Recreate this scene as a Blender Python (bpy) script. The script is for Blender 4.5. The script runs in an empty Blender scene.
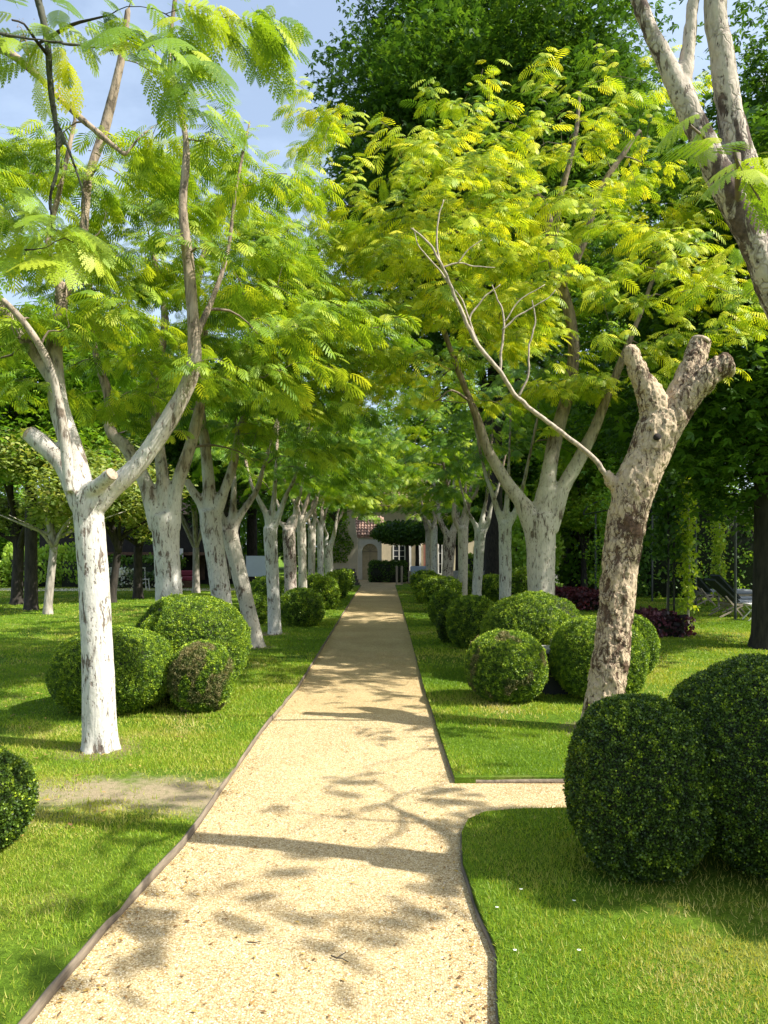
import bpy, bmesh, math, random
import numpy as np
from mathutils import Vector, Matrix, noise as mnoise

random.seed(7)
RNG = np.random.default_rng(11)
S = bpy.context.scene
COL = S.collection
R = math.radians
F = 740.0; HX = 384.0; HY = 551.0; EYE = 1.6

def P(px, py, d):
    """world point that the photograph shows at px,py when it stands d metres away"""
    return np.array([(px-HX)/F*d, d, EYE+(HY-py)/F*d])

# ------------------------------------------------------------------ object helpers
def tag(o, label=None, cat=None, group=None, kind=None):
    if label: o['label'] = label
    if cat: o['category'] = cat
    if group: o['group'] = group
    if kind: o['kind'] = kind
    return o

def empty(name, loc=(0, 0, 0), label=None, cat=None, group=None):
    o = bpy.data.objects.new(name, None); COL.objects.link(o)
    o.location = tuple(float(v) for v in loc); o.empty_display_size = 0.2
    tag(o, label, cat, group)
    return o

def link(name, me, mats=None, parent=None):
    o = bpy.data.objects.new(name, me); COL.objects.link(o)
    if mats is not None:
        for m in (mats if isinstance(mats, (list, tuple)) else [mats]): me.materials.append(m)
    if parent: o.parent = parent
    return o

def mesh_np(name, groups, smooth=False):
    """groups: list of (verts (N,3), faces (M,k), tint (M,) or None, material index)"""
    vs = []; lv = []; ls = []; tn = []; mi = []; off = 0; lo = 0
    for g in groups:
        v, f, t, m = g
        v = np.asarray(v, np.float32); f = np.asarray(f, np.int32)
        if len(f) == 0: continue
        vs.append(v); lv.append((f+off).ravel()); k = f.shape[1]
        ls.append(lo+np.arange(len(f), dtype=np.int32)*k); lo += len(f)*k
        tn.append(np.zeros(len(f), np.float32) if t is None else np.asarray(t, np.float32))
        mi.append(np.full(len(f), m, np.int32)); off += len(v)
    vs = np.concatenate(vs); lv = np.concatenate(lv); ls = np.concatenate(ls); tn = np.concatenate(tn); mi = np.concatenate(mi)
    me = bpy.data.meshes.new(name)
    me.vertices.add(len(vs)); me.vertices.foreach_set('co', vs.ravel())
    me.loops.add(len(lv)); me.loops.foreach_set('vertex_index', lv)
    me.polygons.add(len(ls)); me.polygons.foreach_set('loop_start', ls)
    me.polygons.foreach_set('material_index', mi)
    if smooth: me.polygons.foreach_set('use_smooth', np.ones(len(ls), bool))
    a = me.attributes.new('tint', 'FLOAT', 'FACE'); a.data.foreach_set('value', tn)
    me.update(calc_edges=True); me.validate()
    return me

class MB:
    """collects boxes and tubes into one mesh"""
    def __init__(s): s.q = []; s.t = []; s.vq = []; s.n = 0; s.v = []
    def add(s, v, f):
        v = np.asarray(v, float)
        for face in f: s.q.append([i+s.n for i in face])
        s.v.append(v); s.n += len(v)
    def box(s, x0, y0, z0, x1, y1, z1):
        v = [(x0,y0,z0),(x1,y0,z0),(x1,y1,z0),(x0,y1,z0),(x0,y0,z1),(x1,y0,z1),(x1,y1,z1),(x0,y1,z1)]
        s.add(v, [(0,3,2,1),(4,5,6,7),(0,1,5,4),(1,2,6,5),(2,3,7,6),(3,0,4,7)]); return s
    def bar(s, a, b, w, h):
        a = Vector(a); b = Vector(b); d = (b-a).normalized()
        u = d.cross(Vector((0,0,1)));
        if u.length < 1e-3: u = Vector((1,0,0))
        u.normalize(); n = u.cross(d)
        v = []
        for p in (a, b):
            for i, j in ((-1,-1),(1,-1),(1,1),(-1,1)): v.append(p+u*(i*w/2)+n*(j*h/2))
        s.add([tuple(x) for x in v], [(0,1,2,3),(7,6,5,4),(0,4,5,1),(1,5,6,2),(2,6,7,3),(3,7,4,0)]); return s
    def tube(s, pts, rad, n=8):
        v, f = tube(pts, rad, n); s.add(v, f.tolist()); 
        return s
    def mesh(s, name, bevel=0, smooth=False):
        me = bpy.data.meshes.new(name)
        me.from_pydata(np.concatenate(s.v).tolist(), [], s.q); me.update()
        if bevel or True:
            bm = bmesh.new(); bm.from_mesh(me)
            if bevel: bmesh.ops.bevel(bm, geom=bm.edges[:], offset=bevel, segments=1, affect='EDGES', clamp_overlap=True)
            bmesh.ops.recalc_face_normals(bm, faces=bm.faces[:])
            bm.to_mesh(me); bm.free()
        if smooth:
            for p in me.polygons: p.use_smooth = True
        return me
    def build(s, name, mat, parent=None, bevel=0, smooth=False):
        return link(name, s.mesh(name, bevel, smooth), mat, parent)

def tube(pts, rad, n=8, cap=True):
    pts = np.asarray(pts, float); k = len(pts)
    rad = np.broadcast_to(np.asarray(rad, float), (k,)) if np.ndim(rad) else np.full(k, rad)
    tan = np.gradient(pts, axis=0); tan /= np.linalg.norm(tan, axis=1)[:, None]+1e-9
    u = np.cross(tan[0], [0.13, 0.97, 0.2]); 
    if np.linalg.norm(u) < 1e-3: u = np.cross(tan[0], [1, 0, 0])
    us = []
    for i in range(k):
        u = u-tan[i]*np.dot(u, tan[i]); u /= np.linalg.norm(u)+1e-9; us.append(u)
    us = np.array(us); ws = np.cross(tan, us)
    a = np.linspace(0, 2*np.pi, n, endpoint=False)
    v = pts[:, None]+rad[:, None, None]*(np.cos(a)[None, :, None]*us[:, None]+np.sin(a)[None, :, None]*ws[:, None])
    v = v.reshape(-1, 3)
    i = np.arange(k-1)[:, None]*n; j = np.arange(n)[None]; j2 = (j+1) % n
    f = np.stack([i+j, i+j2, i+n+j2, i+n+j], -1).reshape(-1, 4)
    if cap:
        v = np.vstack([v, pts[0], pts[-1]])
        c0 = len(v)-2; c1 = len(v)-1; jj = np.arange(n); q = (jj+1) % n
        # caps as degenerate-free triangles stored as quads would break; use small fans of quads over pairs
        f0 = np.stack([np.full(n//2, c0), (jj[::2]+2) % n, (jj[::2]+1) % n, jj[::2]], -1)
        b = (k-1)*n
        f1 = np.stack([np.full(n//2, c1), b+jj[::2], b+(jj[::2]+1) % n, b+(jj[::2]+2) % n], -1)
        f = np.vstack([f, f0, f1])
    return v, f

def smooth_path(pts, rad, step):
    """Catmull-Rom resample of a polyline with radii"""
    pts = np.asarray(pts, float); rad = np.asarray(rad, float)
    if len(pts) == 2:
        m = max(2, int(np.linalg.norm(pts[1]-pts[0])/step)+1); t = np.linspace(0, 1, m)[:, None]
        return pts[0]*(1-t)+pts[1]*t, (rad[0]*(1-t)+rad[1]*t)[:, 0]
    q = np.vstack([2*pts[0]-pts[1], pts, 2*pts[-1]-pts[-2]])
    op = []; orr = []
    for i in range(len(pts)-1):
        p0, p1, p2, p3 = q[i:i+4]
        m = max(2, int(np.linalg.norm(p2-p1)/step)+1)
        for t in np.linspace(0, 1, m, endpoint=False):
            op.append(.5*((2*p1)+(-p0+p2)*t+(2*p0-5*p1+4*p2-p3)*t*t+(-p0+3*p1-3*p2+p3)*t**3))
            orr.append(rad[i]*(1-t)+rad[i+1]*t)
    op.append(pts[-1]); orr.append(rad[-1])
    return np.array(op), np.array(orr)

# ------------------------------------------------------------------ materials
def new_mat(name):
    m = bpy.data.materials.new(name); m.use_nodes = True
    nt = m.node_tree; b = nt.nodes['Principled BSDF']; return m, nt, b
def N(nt, t, **kw):
    n = nt.nodes.new(t)
    for k, v in kw.items(): setattr(n, k, v)
    return n
def noise_n(nt, scale, detail=4, rough=.55, vec=None, dist=0):
    n = N(nt, 'ShaderNodeTexNoise'); n.inputs['Scale'].default_value = scale; n.inputs['Detail'].default_value = detail
    n.inputs['Roughness'].default_value = rough; n.inputs['Distortion'].default_value = dist
    if vec: nt.links.new(vec, n.inputs['Vector'])
    return n
def ramp(nt, src, stops, interp='LINEAR'):
    r = N(nt, 'ShaderNodeValToRGB'); r.color_ramp.interpolation = interp
    el = r.color_ramp.elements
    while len(el) > len(stops): el.remove(el[-1])
    while len(el) < len(stops): el.new(0.5)
    for e, (p, c) in zip(el, stops):
        e.position = p; e.color = (*c, 1) if len(c) == 3 else c
    nt.links.new(src, r.inputs[0]); return r
def mixc(nt, fac, a, b, mode='MIX'):
    m = N(nt, 'ShaderNodeMix', data_type='RGBA', blend_type=mode)
    for s, v in ((0, fac), (6, a), (7, b)):
        if hasattr(v, 'links') or hasattr(v, 'is_output'): nt.links.new(v, m.inputs[s])
        else: m.inputs[s].default_value = v if s == 0 else (*v, 1)
    return m.outputs[2]
def math_n(nt, op, a, b=None, c=None):
    m = N(nt, 'ShaderNodeMath', operation=op)
    for i, v in enumerate((a, b, c)):
        if v is None: continue
        if hasattr(v, 'is_output'): nt.links.new(v, m.inputs[i])
        else: m.inputs[i].default_value = v
    return m.outputs[0]
def bump(nt, b, h, strength=.5, dist=.02, prev=None):
    n = N(nt, 'ShaderNodeBump'); n.inputs['Strength'].default_value = strength; n.inputs['Distance'].default_value = dist
    nt.links.new(h, n.inputs['Height'])
    if prev: nt.links.new(prev, n.inputs['Normal'])
    if b: nt.links.new(n.outputs[0], b.inputs['Normal'])
    return n.outputs[0]
def objco(nt, scale=(1, 1, 1)):
    t = N(nt, 'ShaderNodeTexCoord'); m = N(nt, 'ShaderNodeMapping'); m.inputs['Scale'].default_value = scale
    nt.links.new(t.outputs['Object'], m.inputs['Vector']); return m.outputs[0]

def leaf_mat(name, stops, transl=.45, rough=.5, tcol=None, nscale=1.2):
    m, nt, b = new_mat(name)
    at = N(nt, 'ShaderNodeAttribute', attribute_name='tint')
    n = noise_n(nt, nscale, 2, vec=objco(nt))
    v = math_n(nt, 'ADD', math_n(nt, 'MULTIPLY', at.outputs['Fac'], .75), math_n(nt, 'MULTIPLY', n.outputs['Fac'], .35))
    c = ramp(nt, v, stops).outputs[0]
    nt.links.new(c, b.inputs['Base Color']); b.inputs['Roughness'].default_value = rough
    b.inputs['Specular IOR Level'].default_value = .35
    tr = N(nt, 'ShaderNodeBsdfTranslucent')
    tc = mixc(nt, 1.0, c, tcol or (1.35, 1.25, .5), 'MULTIPLY')
    nt.links.new(tc, tr.inputs['Color'])
    mx = N(nt, 'ShaderNodeMixShader'); mx.inputs[0].default_value = transl
    nt.links.new(b.outputs[0], mx.inputs[1]); nt.links.new(tr.outputs[0], mx.inputs[2])
    nt.links.new(mx.outputs[0], nt.nodes['Material Output'].inputs['Surface'])
    return m

def bark_mat(name, pale, dark, thr=.52, contrast=.06, top=None, zlo=2.2, zhi=3.6, zs=2.2, cracks=0):
    """pale flaking bark/limewash with darker flecks; 'top' is the bark colour of the upper limbs"""
    m, nt, b = new_mat(name)
    co = objco(nt, (9, 9, zs)); co1 = objco(nt)
    n1 = noise_n(nt, 2.2, 8, .68, co, .6)
    n2 = noise_n(nt, 3.1, 3, .5, co1)
    n3 = noise_n(nt, 40, 3, .6, co1)
    n4 = noise_n(nt, 7, 5, .6, co, .2)
    f = math_n(nt, 'ADD', n1.outputs['Fac'], math_n(nt, 'MULTIPLY', math_n(nt, 'SUBTRACT', n2.outputs['Fac'], .5), .6))
    mask = ramp(nt, f, [(thr, (0, 0, 0)), (thr+contrast, (1, 1, 1))]).outputs[0]
    fk = noise_n(nt, 46, 3, .6, objco(nt, (1, 1, .35)))
    fm = ramp(nt, fk.outputs['Fac'], [(.60, (0, 0, 0)), (.66, (.8, .8, .8))]).outputs[0]
    mask = math_n(nt, 'MAXIMUM', mask, fm)
    if cracks:
        wv = N(nt, 'ShaderNodeVectorMath', operation='ADD'); mp = objco(nt, (1, 1, .45)); nw = noise_n(nt, 9, 3, .6, co1)
        sc = N(nt, 'ShaderNodeVectorMath', operation='SCALE'); sc.inputs['Scale'].default_value = .09
        nt.links.new(nw.outputs['Color'], sc.inputs[0]); nt.links.new(mp, wv.inputs[0]); nt.links.new(sc.outputs[0], wv.inputs[1])
        vr = N(nt, 'ShaderNodeTexVoronoi', feature='DISTANCE_TO_EDGE'); vr.inputs['Scale'].default_value = 19; nt.links.new(wv.outputs[0], vr.inputs['Vector'])
        ck = ramp(nt, vr.outputs['Distance'], [(.02, (1, 1, 1)), (.09, (0, 0, 0))]).outputs[0]
        ck = math_n(nt, 'MULTIPLY', ck, ramp(nt, n2.outputs['Fac'], [(.38, (.1, .1, .1)), (.55, (cracks, cracks, cracks))]).outputs[0])
        mask = math_n(nt, 'MAXIMUM', mask, ck)
    pc = ramp(nt, n4.outputs['Fac'], [(.25, tuple(x*.72 for x in pale)), (.6, pale), (.85, tuple(min(1, x*1.1) for x in pale))]).outputs[0]
    dc = ramp(nt, n3.outputs['Fac'], [(.3, tuple(x*.5 for x in dark)), (.7, tuple(x*1.6 for x in dark))]).outputs[0]
    c = mixc(nt, mask, pc, dc)
    if top:
        sep = N(nt, 'ShaderNodeSeparateXYZ'); nt.links.new(co1, sep.inputs[0])
        zz = math_n(nt, 'ADD', sep.outputs['Z'], math_n(nt, 'MULTIPLY', math_n(nt, 'SUBTRACT', n2.outputs['Fac'], .5), 2.2))
        zf = N(nt, 'ShaderNodeMapRange'); zf.inputs['From Min'].default_value = zlo; zf.inputs['From Max'].default_value = zhi
        nt.links.new(zz, zf.inputs['Value'])
        tc = ramp(nt, n1.outputs['Fac'], [(.35, tuple(x*1.5 for x in top)), (.5, top), (.62, tuple(x*.45 for x in top))]).outputs[0]
        c = mixc(nt, zf.outputs[0], c, tc)
    nt.links.new(c, b.inputs['Base Color']); b.inputs['Roughness'].default_value = .85
    b.inputs['Specular IOR Level'].default_value = .2
    h = math_n(nt, 'SUBTRACT', math_n(nt, 'MULTIPLY', n3.outputs['Fac'], .25), math_n(nt, 'MULTIPLY', mask, .8))
    h = math_n(nt, 'ADD', h, math_n(nt, 'MULTIPLY', n4.outputs['Fac'], .5))
    bump(nt, b, h, .7, .012)
    return m

def plain(name, col, rough=.7, nscale=6, var=.25, bumps=.0, metal=0, stretch=(1, 1, 1)):
    m, nt, b = new_mat(name); co = objco(nt, stretch); n = noise_n(nt, nscale, 5, .6, co)
    c = ramp(nt, n.outputs['Fac'], [(.3, tuple(x*(1-var) for x in col)), (.7, tuple(min(1, x*(1+var)) for x in col))]).outputs[0]
    nt.links.new(c, b.inputs['Base Color']); b.inputs['Roughness'].default_value = rough; b.inputs['Metallic'].default_value = metal
    if bumps: bump(nt, b, n.outputs['Fac'], bumps, .02)
    return m

M = {}
# mimosa-like feathery foliage
M['leaf_lime'] = leaf_mat('leaf_lime', [(.15, (.07, .155, .018)), (.45, (.20, .33, .026)), (.75, (.38, .49, .035)), (1, (.56, .57, .045))], .42)
M['leaf_gold'] = leaf_mat('leaf_gold', [(.15, (.08, .18, .02)), (.4, (.27, .40, .026)), (.7, (.55, .61, .035)), (1, (.74, .66, .045))], .42)
M['leaf_mid'] = leaf_mat('leaf_mid', [(.15, (.045, .11, .016)), (.5, (.125, .26, .022)), (.85, (.28, .43, .03)), (1, (.42, .48, .04))], .42)
M['leaf_dark'] = leaf_mat('leaf_dark', [(.1, (.020, .052, .012)), (.5, (.052, .125, .018)), (1, (.16, .28, .028))], .38)
M['leaf_autumn'] = leaf_mat('leaf_autumn', [(.1, (.12, .19, .05)), (.5, (.24, .33, .08)), (.8, (.40, .42, .13)), (1, (.52, .36, .11))], .45)
M['leaf_hedge'] = leaf_mat('leaf_hedge', [(.1, (.14, .28, .03)), (.5, (.28, .46, .05)), (1, (.44, .58, .08))], .4)
M['leaf_backhedge'] = leaf_mat('leaf_backhedge', [(.1, (.03, .085, .014)), (.5, (.09, .19, .025)), (1, (.24, .36, .04))], .35)
M['leaf_vine'] = leaf_mat('leaf_vine', [(.1, (.14, .25, .02)), (.6, (.34, .46, .04)), (1, (.58, .60, .06))], .5)
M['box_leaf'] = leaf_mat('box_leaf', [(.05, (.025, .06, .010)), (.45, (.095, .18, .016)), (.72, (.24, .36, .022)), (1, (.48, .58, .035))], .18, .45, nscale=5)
M['box_deep'] = leaf_mat('box_deep', [(.05, (.014, .03, .008)), (.5, (.045, .09, .012)), (.8, (.13, .21, .016)), (1, (.42, .52, .03))], .18, .45, nscale=5)  # darker copy of box_leaf; shade on the near pair put into leaf colour
M['box_worn'] = leaf_mat('box_worn', [(.05, (.05, .075, .015)), (.4, (.10, .14, .025)), (.6, (.20, .19, .07)), (1, (.34, .28, .13))], .2, .6, nscale=7)
M['box_core'] = plain('box_core', (.018, .022, .010), .95, 30, .5)
M['red_leaf'] = leaf_mat('red_leaf', [(.1, (.015, .012, .010)), (.5, (.055, .016, .02)), (1, (.20, .03, .045))], .3, nscale=4)
M['purple_leaf'] = leaf_mat('purple_leaf', [(.1, (.012, .012, .010)), (.45, (.035, .014, .022)), (.75, (.13, .03, .05)), (1, (.38, .18, .26))], .3, nscale=6)
M['white_flower'] = leaf_mat('white_flower', [(.1, (.05, .12, .03)), (.45, (.12, .2, .06)), (.6, (.7, .72, .66)), (1, (.8, .8, .78))], .3, nscale=9)
M['litter'] = leaf_mat('litter', [(.1, (.10, .05, .025)), (.5, (.30, .17, .06)), (1, (.55, .38, .10))], .15, .8, nscale=9)
# bark
M['bark_white'] = bark_mat('bark_white', (.60, .575, .51), (.15, .115, .09), .578, .06, top=(.27, .21, .15), zlo=1.9, zhi=3.5)
M['bark_pale'] = bark_mat('bark_pale', (.54, .49, .40), (.13, .10, .075), .59, .07, top=(.20, .155, .11), zlo=1.7, zhi=3.3)
M['bark_stump'] = bark_mat('bark_stump', (.50, .39, .26), (.09, .055, .035), .53, .05, zs=4, cracks=.95)
M['bark_limb'] = bark_mat('bark_limb', (.52, .44, .36), (.10, .07, .055), .54, .05, zs=3, cracks=.5)
M['bark_dark'] = plain('bark_dark', (.035, .028, .022), .95, 18, .6, .6, stretch=(1, 1, .25))
M['bark_grey'] = plain('bark_grey', (.34, .30, .25), .95, 14, .5, .6, stretch=(1, 1, .3))
M['bark_lichen'] = bark_mat('bark_lichen', (.10, .10, .075), (.03, .025, .02), .5, .08, zs=5)
M['twig'] = plain('twig', (.15, .115, .08), .9, 20, .4)
M['twig_pale'] = plain('twig_pale', (.36, .30, .23), .9, 30, .5)
# built things
M['wood_edge'] = plain('wood_edge', (.17, .135, .095), .9, 8, .4, .4, stretch=(4, .6, 4))
M['cream'] = plain('cream', (.62, .52, .36), .9, 3, .12, .2)
M['trim'] = plain('trim', (.74, .71, .66), .7, 5, .08)
M['cream_door'] = plain('cream_door', (.55, .45, .28), .7, 5, .15)
M['glass'] = plain('glass', (.03, .035, .04), .08, 3, .2)
M['tile'] = plain('tile', (.33, .21, .155), .9, 11, .4, .3)
M['black_metal'] = plain('black_metal', (.012, .012, .012), .45, 5, .2, metal=.3)
M['grey_metal'] = plain('grey_metal', (.05, .055, .05), .5, 5, .2)
M['dark_box'] = plain('dark_box', (.02, .024, .022), .6, 5, .3)
M['grey_stone'] = plain('grey_stone', (.34, .33, .30), .9, 15, .3, .5)
M['rubble'] = plain('rubble', (.10, .085, .07), .95, 9, .6, .6)
M['fabric_grey'] = plain('fabric_grey', (.20, .22, .24), .9, 30, .15)
M['fabric_dark'] = plain('fabric_dark', (.035, .042, .040), .9, 30, .2)
M['fabric_blue'] = plain('fabric_blue', (.36, .41, .48), .9, 20, .1)
M['fabric_red'] = plain('fabric_red', (.22, .03, .05), .9, 20, .15)
M['canvas'] = plain('canvas', (.60, .66, .70), .85, 2, .06)
M['timber_dark'] = plain('timber_dark', (.018, .014, .012), .9, 7, .4)
M['timber_brown'] = plain('timber_brown', (.11, .06, .035), .9, 7, .4)
M['weathered'] = plain('weathered', (.33, .27, .20), .85, 9, .3, stretch=(5, 5, 1))
M['shutter'] = plain('shutter', (.30, .13, .09), .7, 5, .2)
M['petal_white'] = plain('petal_white', (.8, .8, .76), .6, 5, .05)
M['sand_lane'] = plain('sand_lane', (.62, .53, .40), .95, 5, .15, .3)
M['cut_wood'] = plain('cut_wood', (.40, .31, .22), .9, 25, .35, .5)
M['hollow'] = plain('hollow', (.015, .01, .008), .95, 25, .35)  # near-black of the knot hole plug, shade of the hole painted in

# lawn soil and thatch under the blades
def lawn_mat():
    m, nt, b = new_mat('lawn'); co = objco(nt)
    a = noise_n(nt, .7, 4, .6, co); c = noise_n(nt, 28, 6, .7, co); d = noise_n(nt, 160, 3, .7, co)
    base = ramp(nt, a.outputs['Fac'], [(.3, (.085, .175, .014)), (.55, (.14, .23, .02)), (.75, (.20, .25, .035))]).outputs[0]
    fine = ramp(nt, c.outputs['Fac'], [(.3, (.45, .5, .35)), (.6, (1, 1, 1)), (.8, (1.35, 1.3, 1.1))]).outputs[0]
    col = mixc(nt, 1.0, base, fine, 'MULTIPLY')
    fd = ramp(nt, d.outputs['Fac'], [(.3, (.55, .55, .5)), (.7, (1.3, 1.3, 1.2))]).outputs[0]
    col = mixc(nt, 1.0, col, fd, 'MULTIPLY')
    # worn bare strip across the left lawn, in line with the side path
    sep = N(nt, 'ShaderNodeSeparateXYZ'); nt.links.new(co, sep.inputs[0])
    wob = math_n(nt, 'MULTIPLY', math_n(nt, 'SUBTRACT', noise_n(nt, 2.2, 10, .78, co).outputs['Fac'], .5), 1.9)
    yd = math_n(nt, 'ABSOLUTE', math_n(nt, 'ADD', math_n(nt, 'SUBTRACT', sep.outputs['Y'], 4.72), wob))
    xr = N(nt, 'ShaderNodeMapRange'); xr.inputs['From Min'].default_value = -3.6; xr.inputs['From Max'].default_value = -1.9
    nt.links.new(sep.outputs['X'], xr.inputs['Value'])
    xr2 = N(nt, 'ShaderNodeMapRange'); xr2.inputs['From Min'].default_value = -.8; xr2.inputs['From Max'].default_value = -.9
    nt.links.new(sep.outputs['X'], xr2.inputs['Value'])
    s = N(nt, 'ShaderNodeMapRange'); s.inputs['From Min'].default_value = .5; s.inputs['From Max'].default_value = .12
    nt.links.new(yd, s.inputs['Value'])
    f = math_n(nt, 'MULTIPLY', math_n(nt, 'MULTIPLY', s.outputs[0], xr.outputs[0]), xr2.outputs[0])
    f = math_n(nt, 'MULTIPLY', f, ramp(nt, c.outputs['Fac'], [(.25, (.3, .3, .3)), (.5, (1, 1, 1))]).outputs[0])
    # scattered thin patches
    p = noise_n(nt, 1.1, 5, .65, co); pm = ramp(nt, p.outputs['Fac'], [(.60, (0, 0, 0)), (.70, (.75, .75, .75))]).outputs[0]
    soil = ramp(nt, d.outputs['Fac'], [(.3, (.26, .20, .12)), (.7, (.50, .41, .26))]).outputs[0]
    col = mixc(nt, math_n(nt, 'MULTIPLY', pm, .6), col, (.24, .22, .08))
    col = mixc(nt, f, col, soil)
    ps = N(nt, 'ShaderNodeCombineXYZ'); nt.links.new(sep.outputs['X'], ps.inputs[0]); nt.links.new(sep.outputs['Y'], ps.inputs[1])
    for tx, ty, tr_ in ((-2.23, 5.8, .30), (1.87, 6.4, .32), (-2.55, 8.8, .35), (2.1, 10, .4), (-2.08, 12, .3), (-2.1, 13.9, .3)):
        dn = N(nt, 'ShaderNodeVectorMath', operation='DISTANCE'); nt.links.new(ps.outputs[0], dn.inputs[0]); dn.inputs[1].default_value = (tx, ty, 0)
        q = N(nt, 'ShaderNodeMapRange'); q.inputs['From Min'].default_value = tr_*1.25; q.inputs['From Max'].default_value = tr_*.75; nt.links.new(math_n(nt, 'ADD', dn.outputs['Value'], math_n(nt, 'MULTIPLY', math_n(nt, 'SUBTRACT', c.outputs['Fac'], .5), .35)), q.inputs['Value'])
        col = mixc(nt, q.outputs[0], col, mixc(nt, .55, soil, (.10, .07, .04)))
    nt.links.new(col, b.inputs['Base Color']); b.inputs['Roughness'].default_value = .95; b.inputs['Specular IOR Level'].default_value = .1
    bump(nt, b, math_n(nt, 'ADD', c.outputs['Fac'], d.outputs['Fac']), .8, .02)
    return m
M['lawn'] = lawn_mat()

def gravel_mat(name='gravel', bright=1.0):
    m, nt, b = new_mat(name); co = objco(nt)
    v = N(nt, 'ShaderNodeTexVoronoi'); v.inputs['Scale'].default_value = 120; nt.links.new(co, v.inputs['Vector'])
    v2 = N(nt, 'ShaderNodeTexVoronoi'); v2.inputs['Scale'].default_value = 45; nt.links.new(co, v2.inputs['Vector'])
    sp = N(nt, 'ShaderNodeSeparateColor'); nt.links.new(v.outputs['Color'], sp.inputs[0])
    st = ramp(nt, sp.outputs[0], [(0, (.38, .28, .14)), (.3, (.58, .45, .25)), (.65, (.68, .55, .32)), (1, (.76, .66, .46))]).outputs[0]
    gap = ramp(nt, v.outputs['Distance'], [(.3, (1, 1, 1)), (.75, (.62, .58, .52))]).outputs[0]
    c = mixc(nt, 1.0, st, gap, 'MULTIPLY')
    big = noise_n(nt, 1.3, 5, .6, co)
    bc = ramp(nt, big.outputs['Fac'], [(.3, (.84, .80, .74)), (.65, (1.05, 1.04, 1.0))]).outputs[0]
    c = mixc(nt, 1.0, c, bc, 'MULTIPLY'); c = mixc(nt, 1.0, c, (.86, .84, .80), 'MULTIPLY')
    nt.links.new(c, b.inputs['Base Color']); b.inputs['Roughness'].default_value = .95; b.inputs['Specular IOR Level'].default_value = .15
    h = math_n(nt, 'SUBTRACT', 1.0, v.outputs['Distance']); h2 = math_n(nt, 'MULTIPLY', math_n(nt, 'SUBTRACT', 1.0, v2.outputs['Distance']), .5)
    bump(nt, b, math_n(nt, 'ADD', h, h2), .55, .006)
    return m
M['gravel'] = gravel_mat()
def pebble_mat():
    m, nt, b = new_mat('pebble'); at = N(nt, 'ShaderNodeAttribute', attribute_name='tint')
    c = ramp(nt, at.outputs['Fac'], [(0, (.20, .14, .07)), (.15, (.42, .32, .17)), (.6, (.58, .47, .28)), (.95, (.70, .61, .43)), (1, (.36, .33, .28))]).outputs[0]
    nt.links.new(c, b.inputs['Base Color']); b.inputs['Roughness'].default_value = .9; b.inputs['Specular IOR Level'].default_value = .2
    return m
M['pebble'] = pebble_mat()
M['blade'] = leaf_mat('blade', [(.05, (.10, .20, .014)), (.45, (.20, .33, .020)), (.75, (.32, .42, .03)), (.92, (.46, .44, .09)), (1, (.58, .50, .22))], .4, .5, nscale=2)

# ------------------------------------------------------------------ ground, path, edging
def sheet(name, poly, z, mat, kind='structure', label=None):
    me = bpy.data.meshes.new(name); me.from_pydata([(x, y, z) for x, y in poly], [], [list(range(len(poly)))])
    o = link(name, me, mat); tag(o, label, None, None, kind); return o
def slab(name, poly, z0, z1, mat):
    bm = bmesh.new(); vs = [bm.verts.new((x, y, z1)) for x, y in poly]; f = bm.faces.new(vs)
    if f.normal.z < 0: f.normal_flip()
    r = bmesh.ops.extrude_face_region(bm, geom=[f]); 
    for v in [g for g in r['geom'] if isinstance(g, bmesh.types.BMVert)]: v.co.z = z0
    bmesh.ops.recalc_face_normals(bm, faces=bm.faces[:])
    me = bpy.data.meshes.new(name); bm.to_mesh(me); bm.free()
    o = link(name, me, mat); tag(o, kind='structure'); return o

LEFT_EDGE = [(-1.34, -1), (-1.27, 1.5), (-1.20, 2.5), (-1.17, 3.12), (-1.09, 3.96), (-1.08, 5.0), (-1.08, 6.43), (-1.0, 8.5), (-1.02, 14), (-1.05, 24.2), (-1.05, 34)]
R_FAR = [(.485, 5.08), (.46, 8.5), (.49, 14), (.52, 24.2), (.52, 34)]
R_NEAR = [(.36, -1), (.37, 1.5), (.385, 2.5), (.442, 2.9), (.416, 3.21), (.396, 3.71), (.43, 4.1), (.49, 4.3), (.60, 4.42), (.80, 4.47), (1.6, 4.52), (6, 4.55)]
LZ = .045
ground = sheet('ground', [(-700, -60), (700, -60), (700, 1400), (-700, 1400)], 0, M['lawn'])
path = sheet('path', [(-1.8, -1.2), (.9, -1.2), (.9, 4.3), (6.5, 4.3), (6.5, 5.2), (.9, 5.2), (.9, 36.5), (3.2, 36.5), (3.2, 41.2), (-3.2, 41.2), (-3.2, 36.5), (-1.8, 36.5)], .004, M['gravel'])
slab('lawn', [(-60, -1)]+LEFT_EDGE+[(-60, 34)], -.02, LZ, M['lawn'])
slab('lawn', [(x, y) for x, y in R_FAR]+[(60, 34), (60, 5.1), (1.6, 5.11)], -.02, LZ, M['lawn'])
slab('lawn', R_NEAR+[(60, 4.6), (60, -1)], -.02, LZ, M['lawn'])
sheet('lane', [(-60, 27.0), (-5.5, 29.0), (-4.2, 31.0), (-60, 30.2)], LZ+.004, M['sand_lane'])

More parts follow.
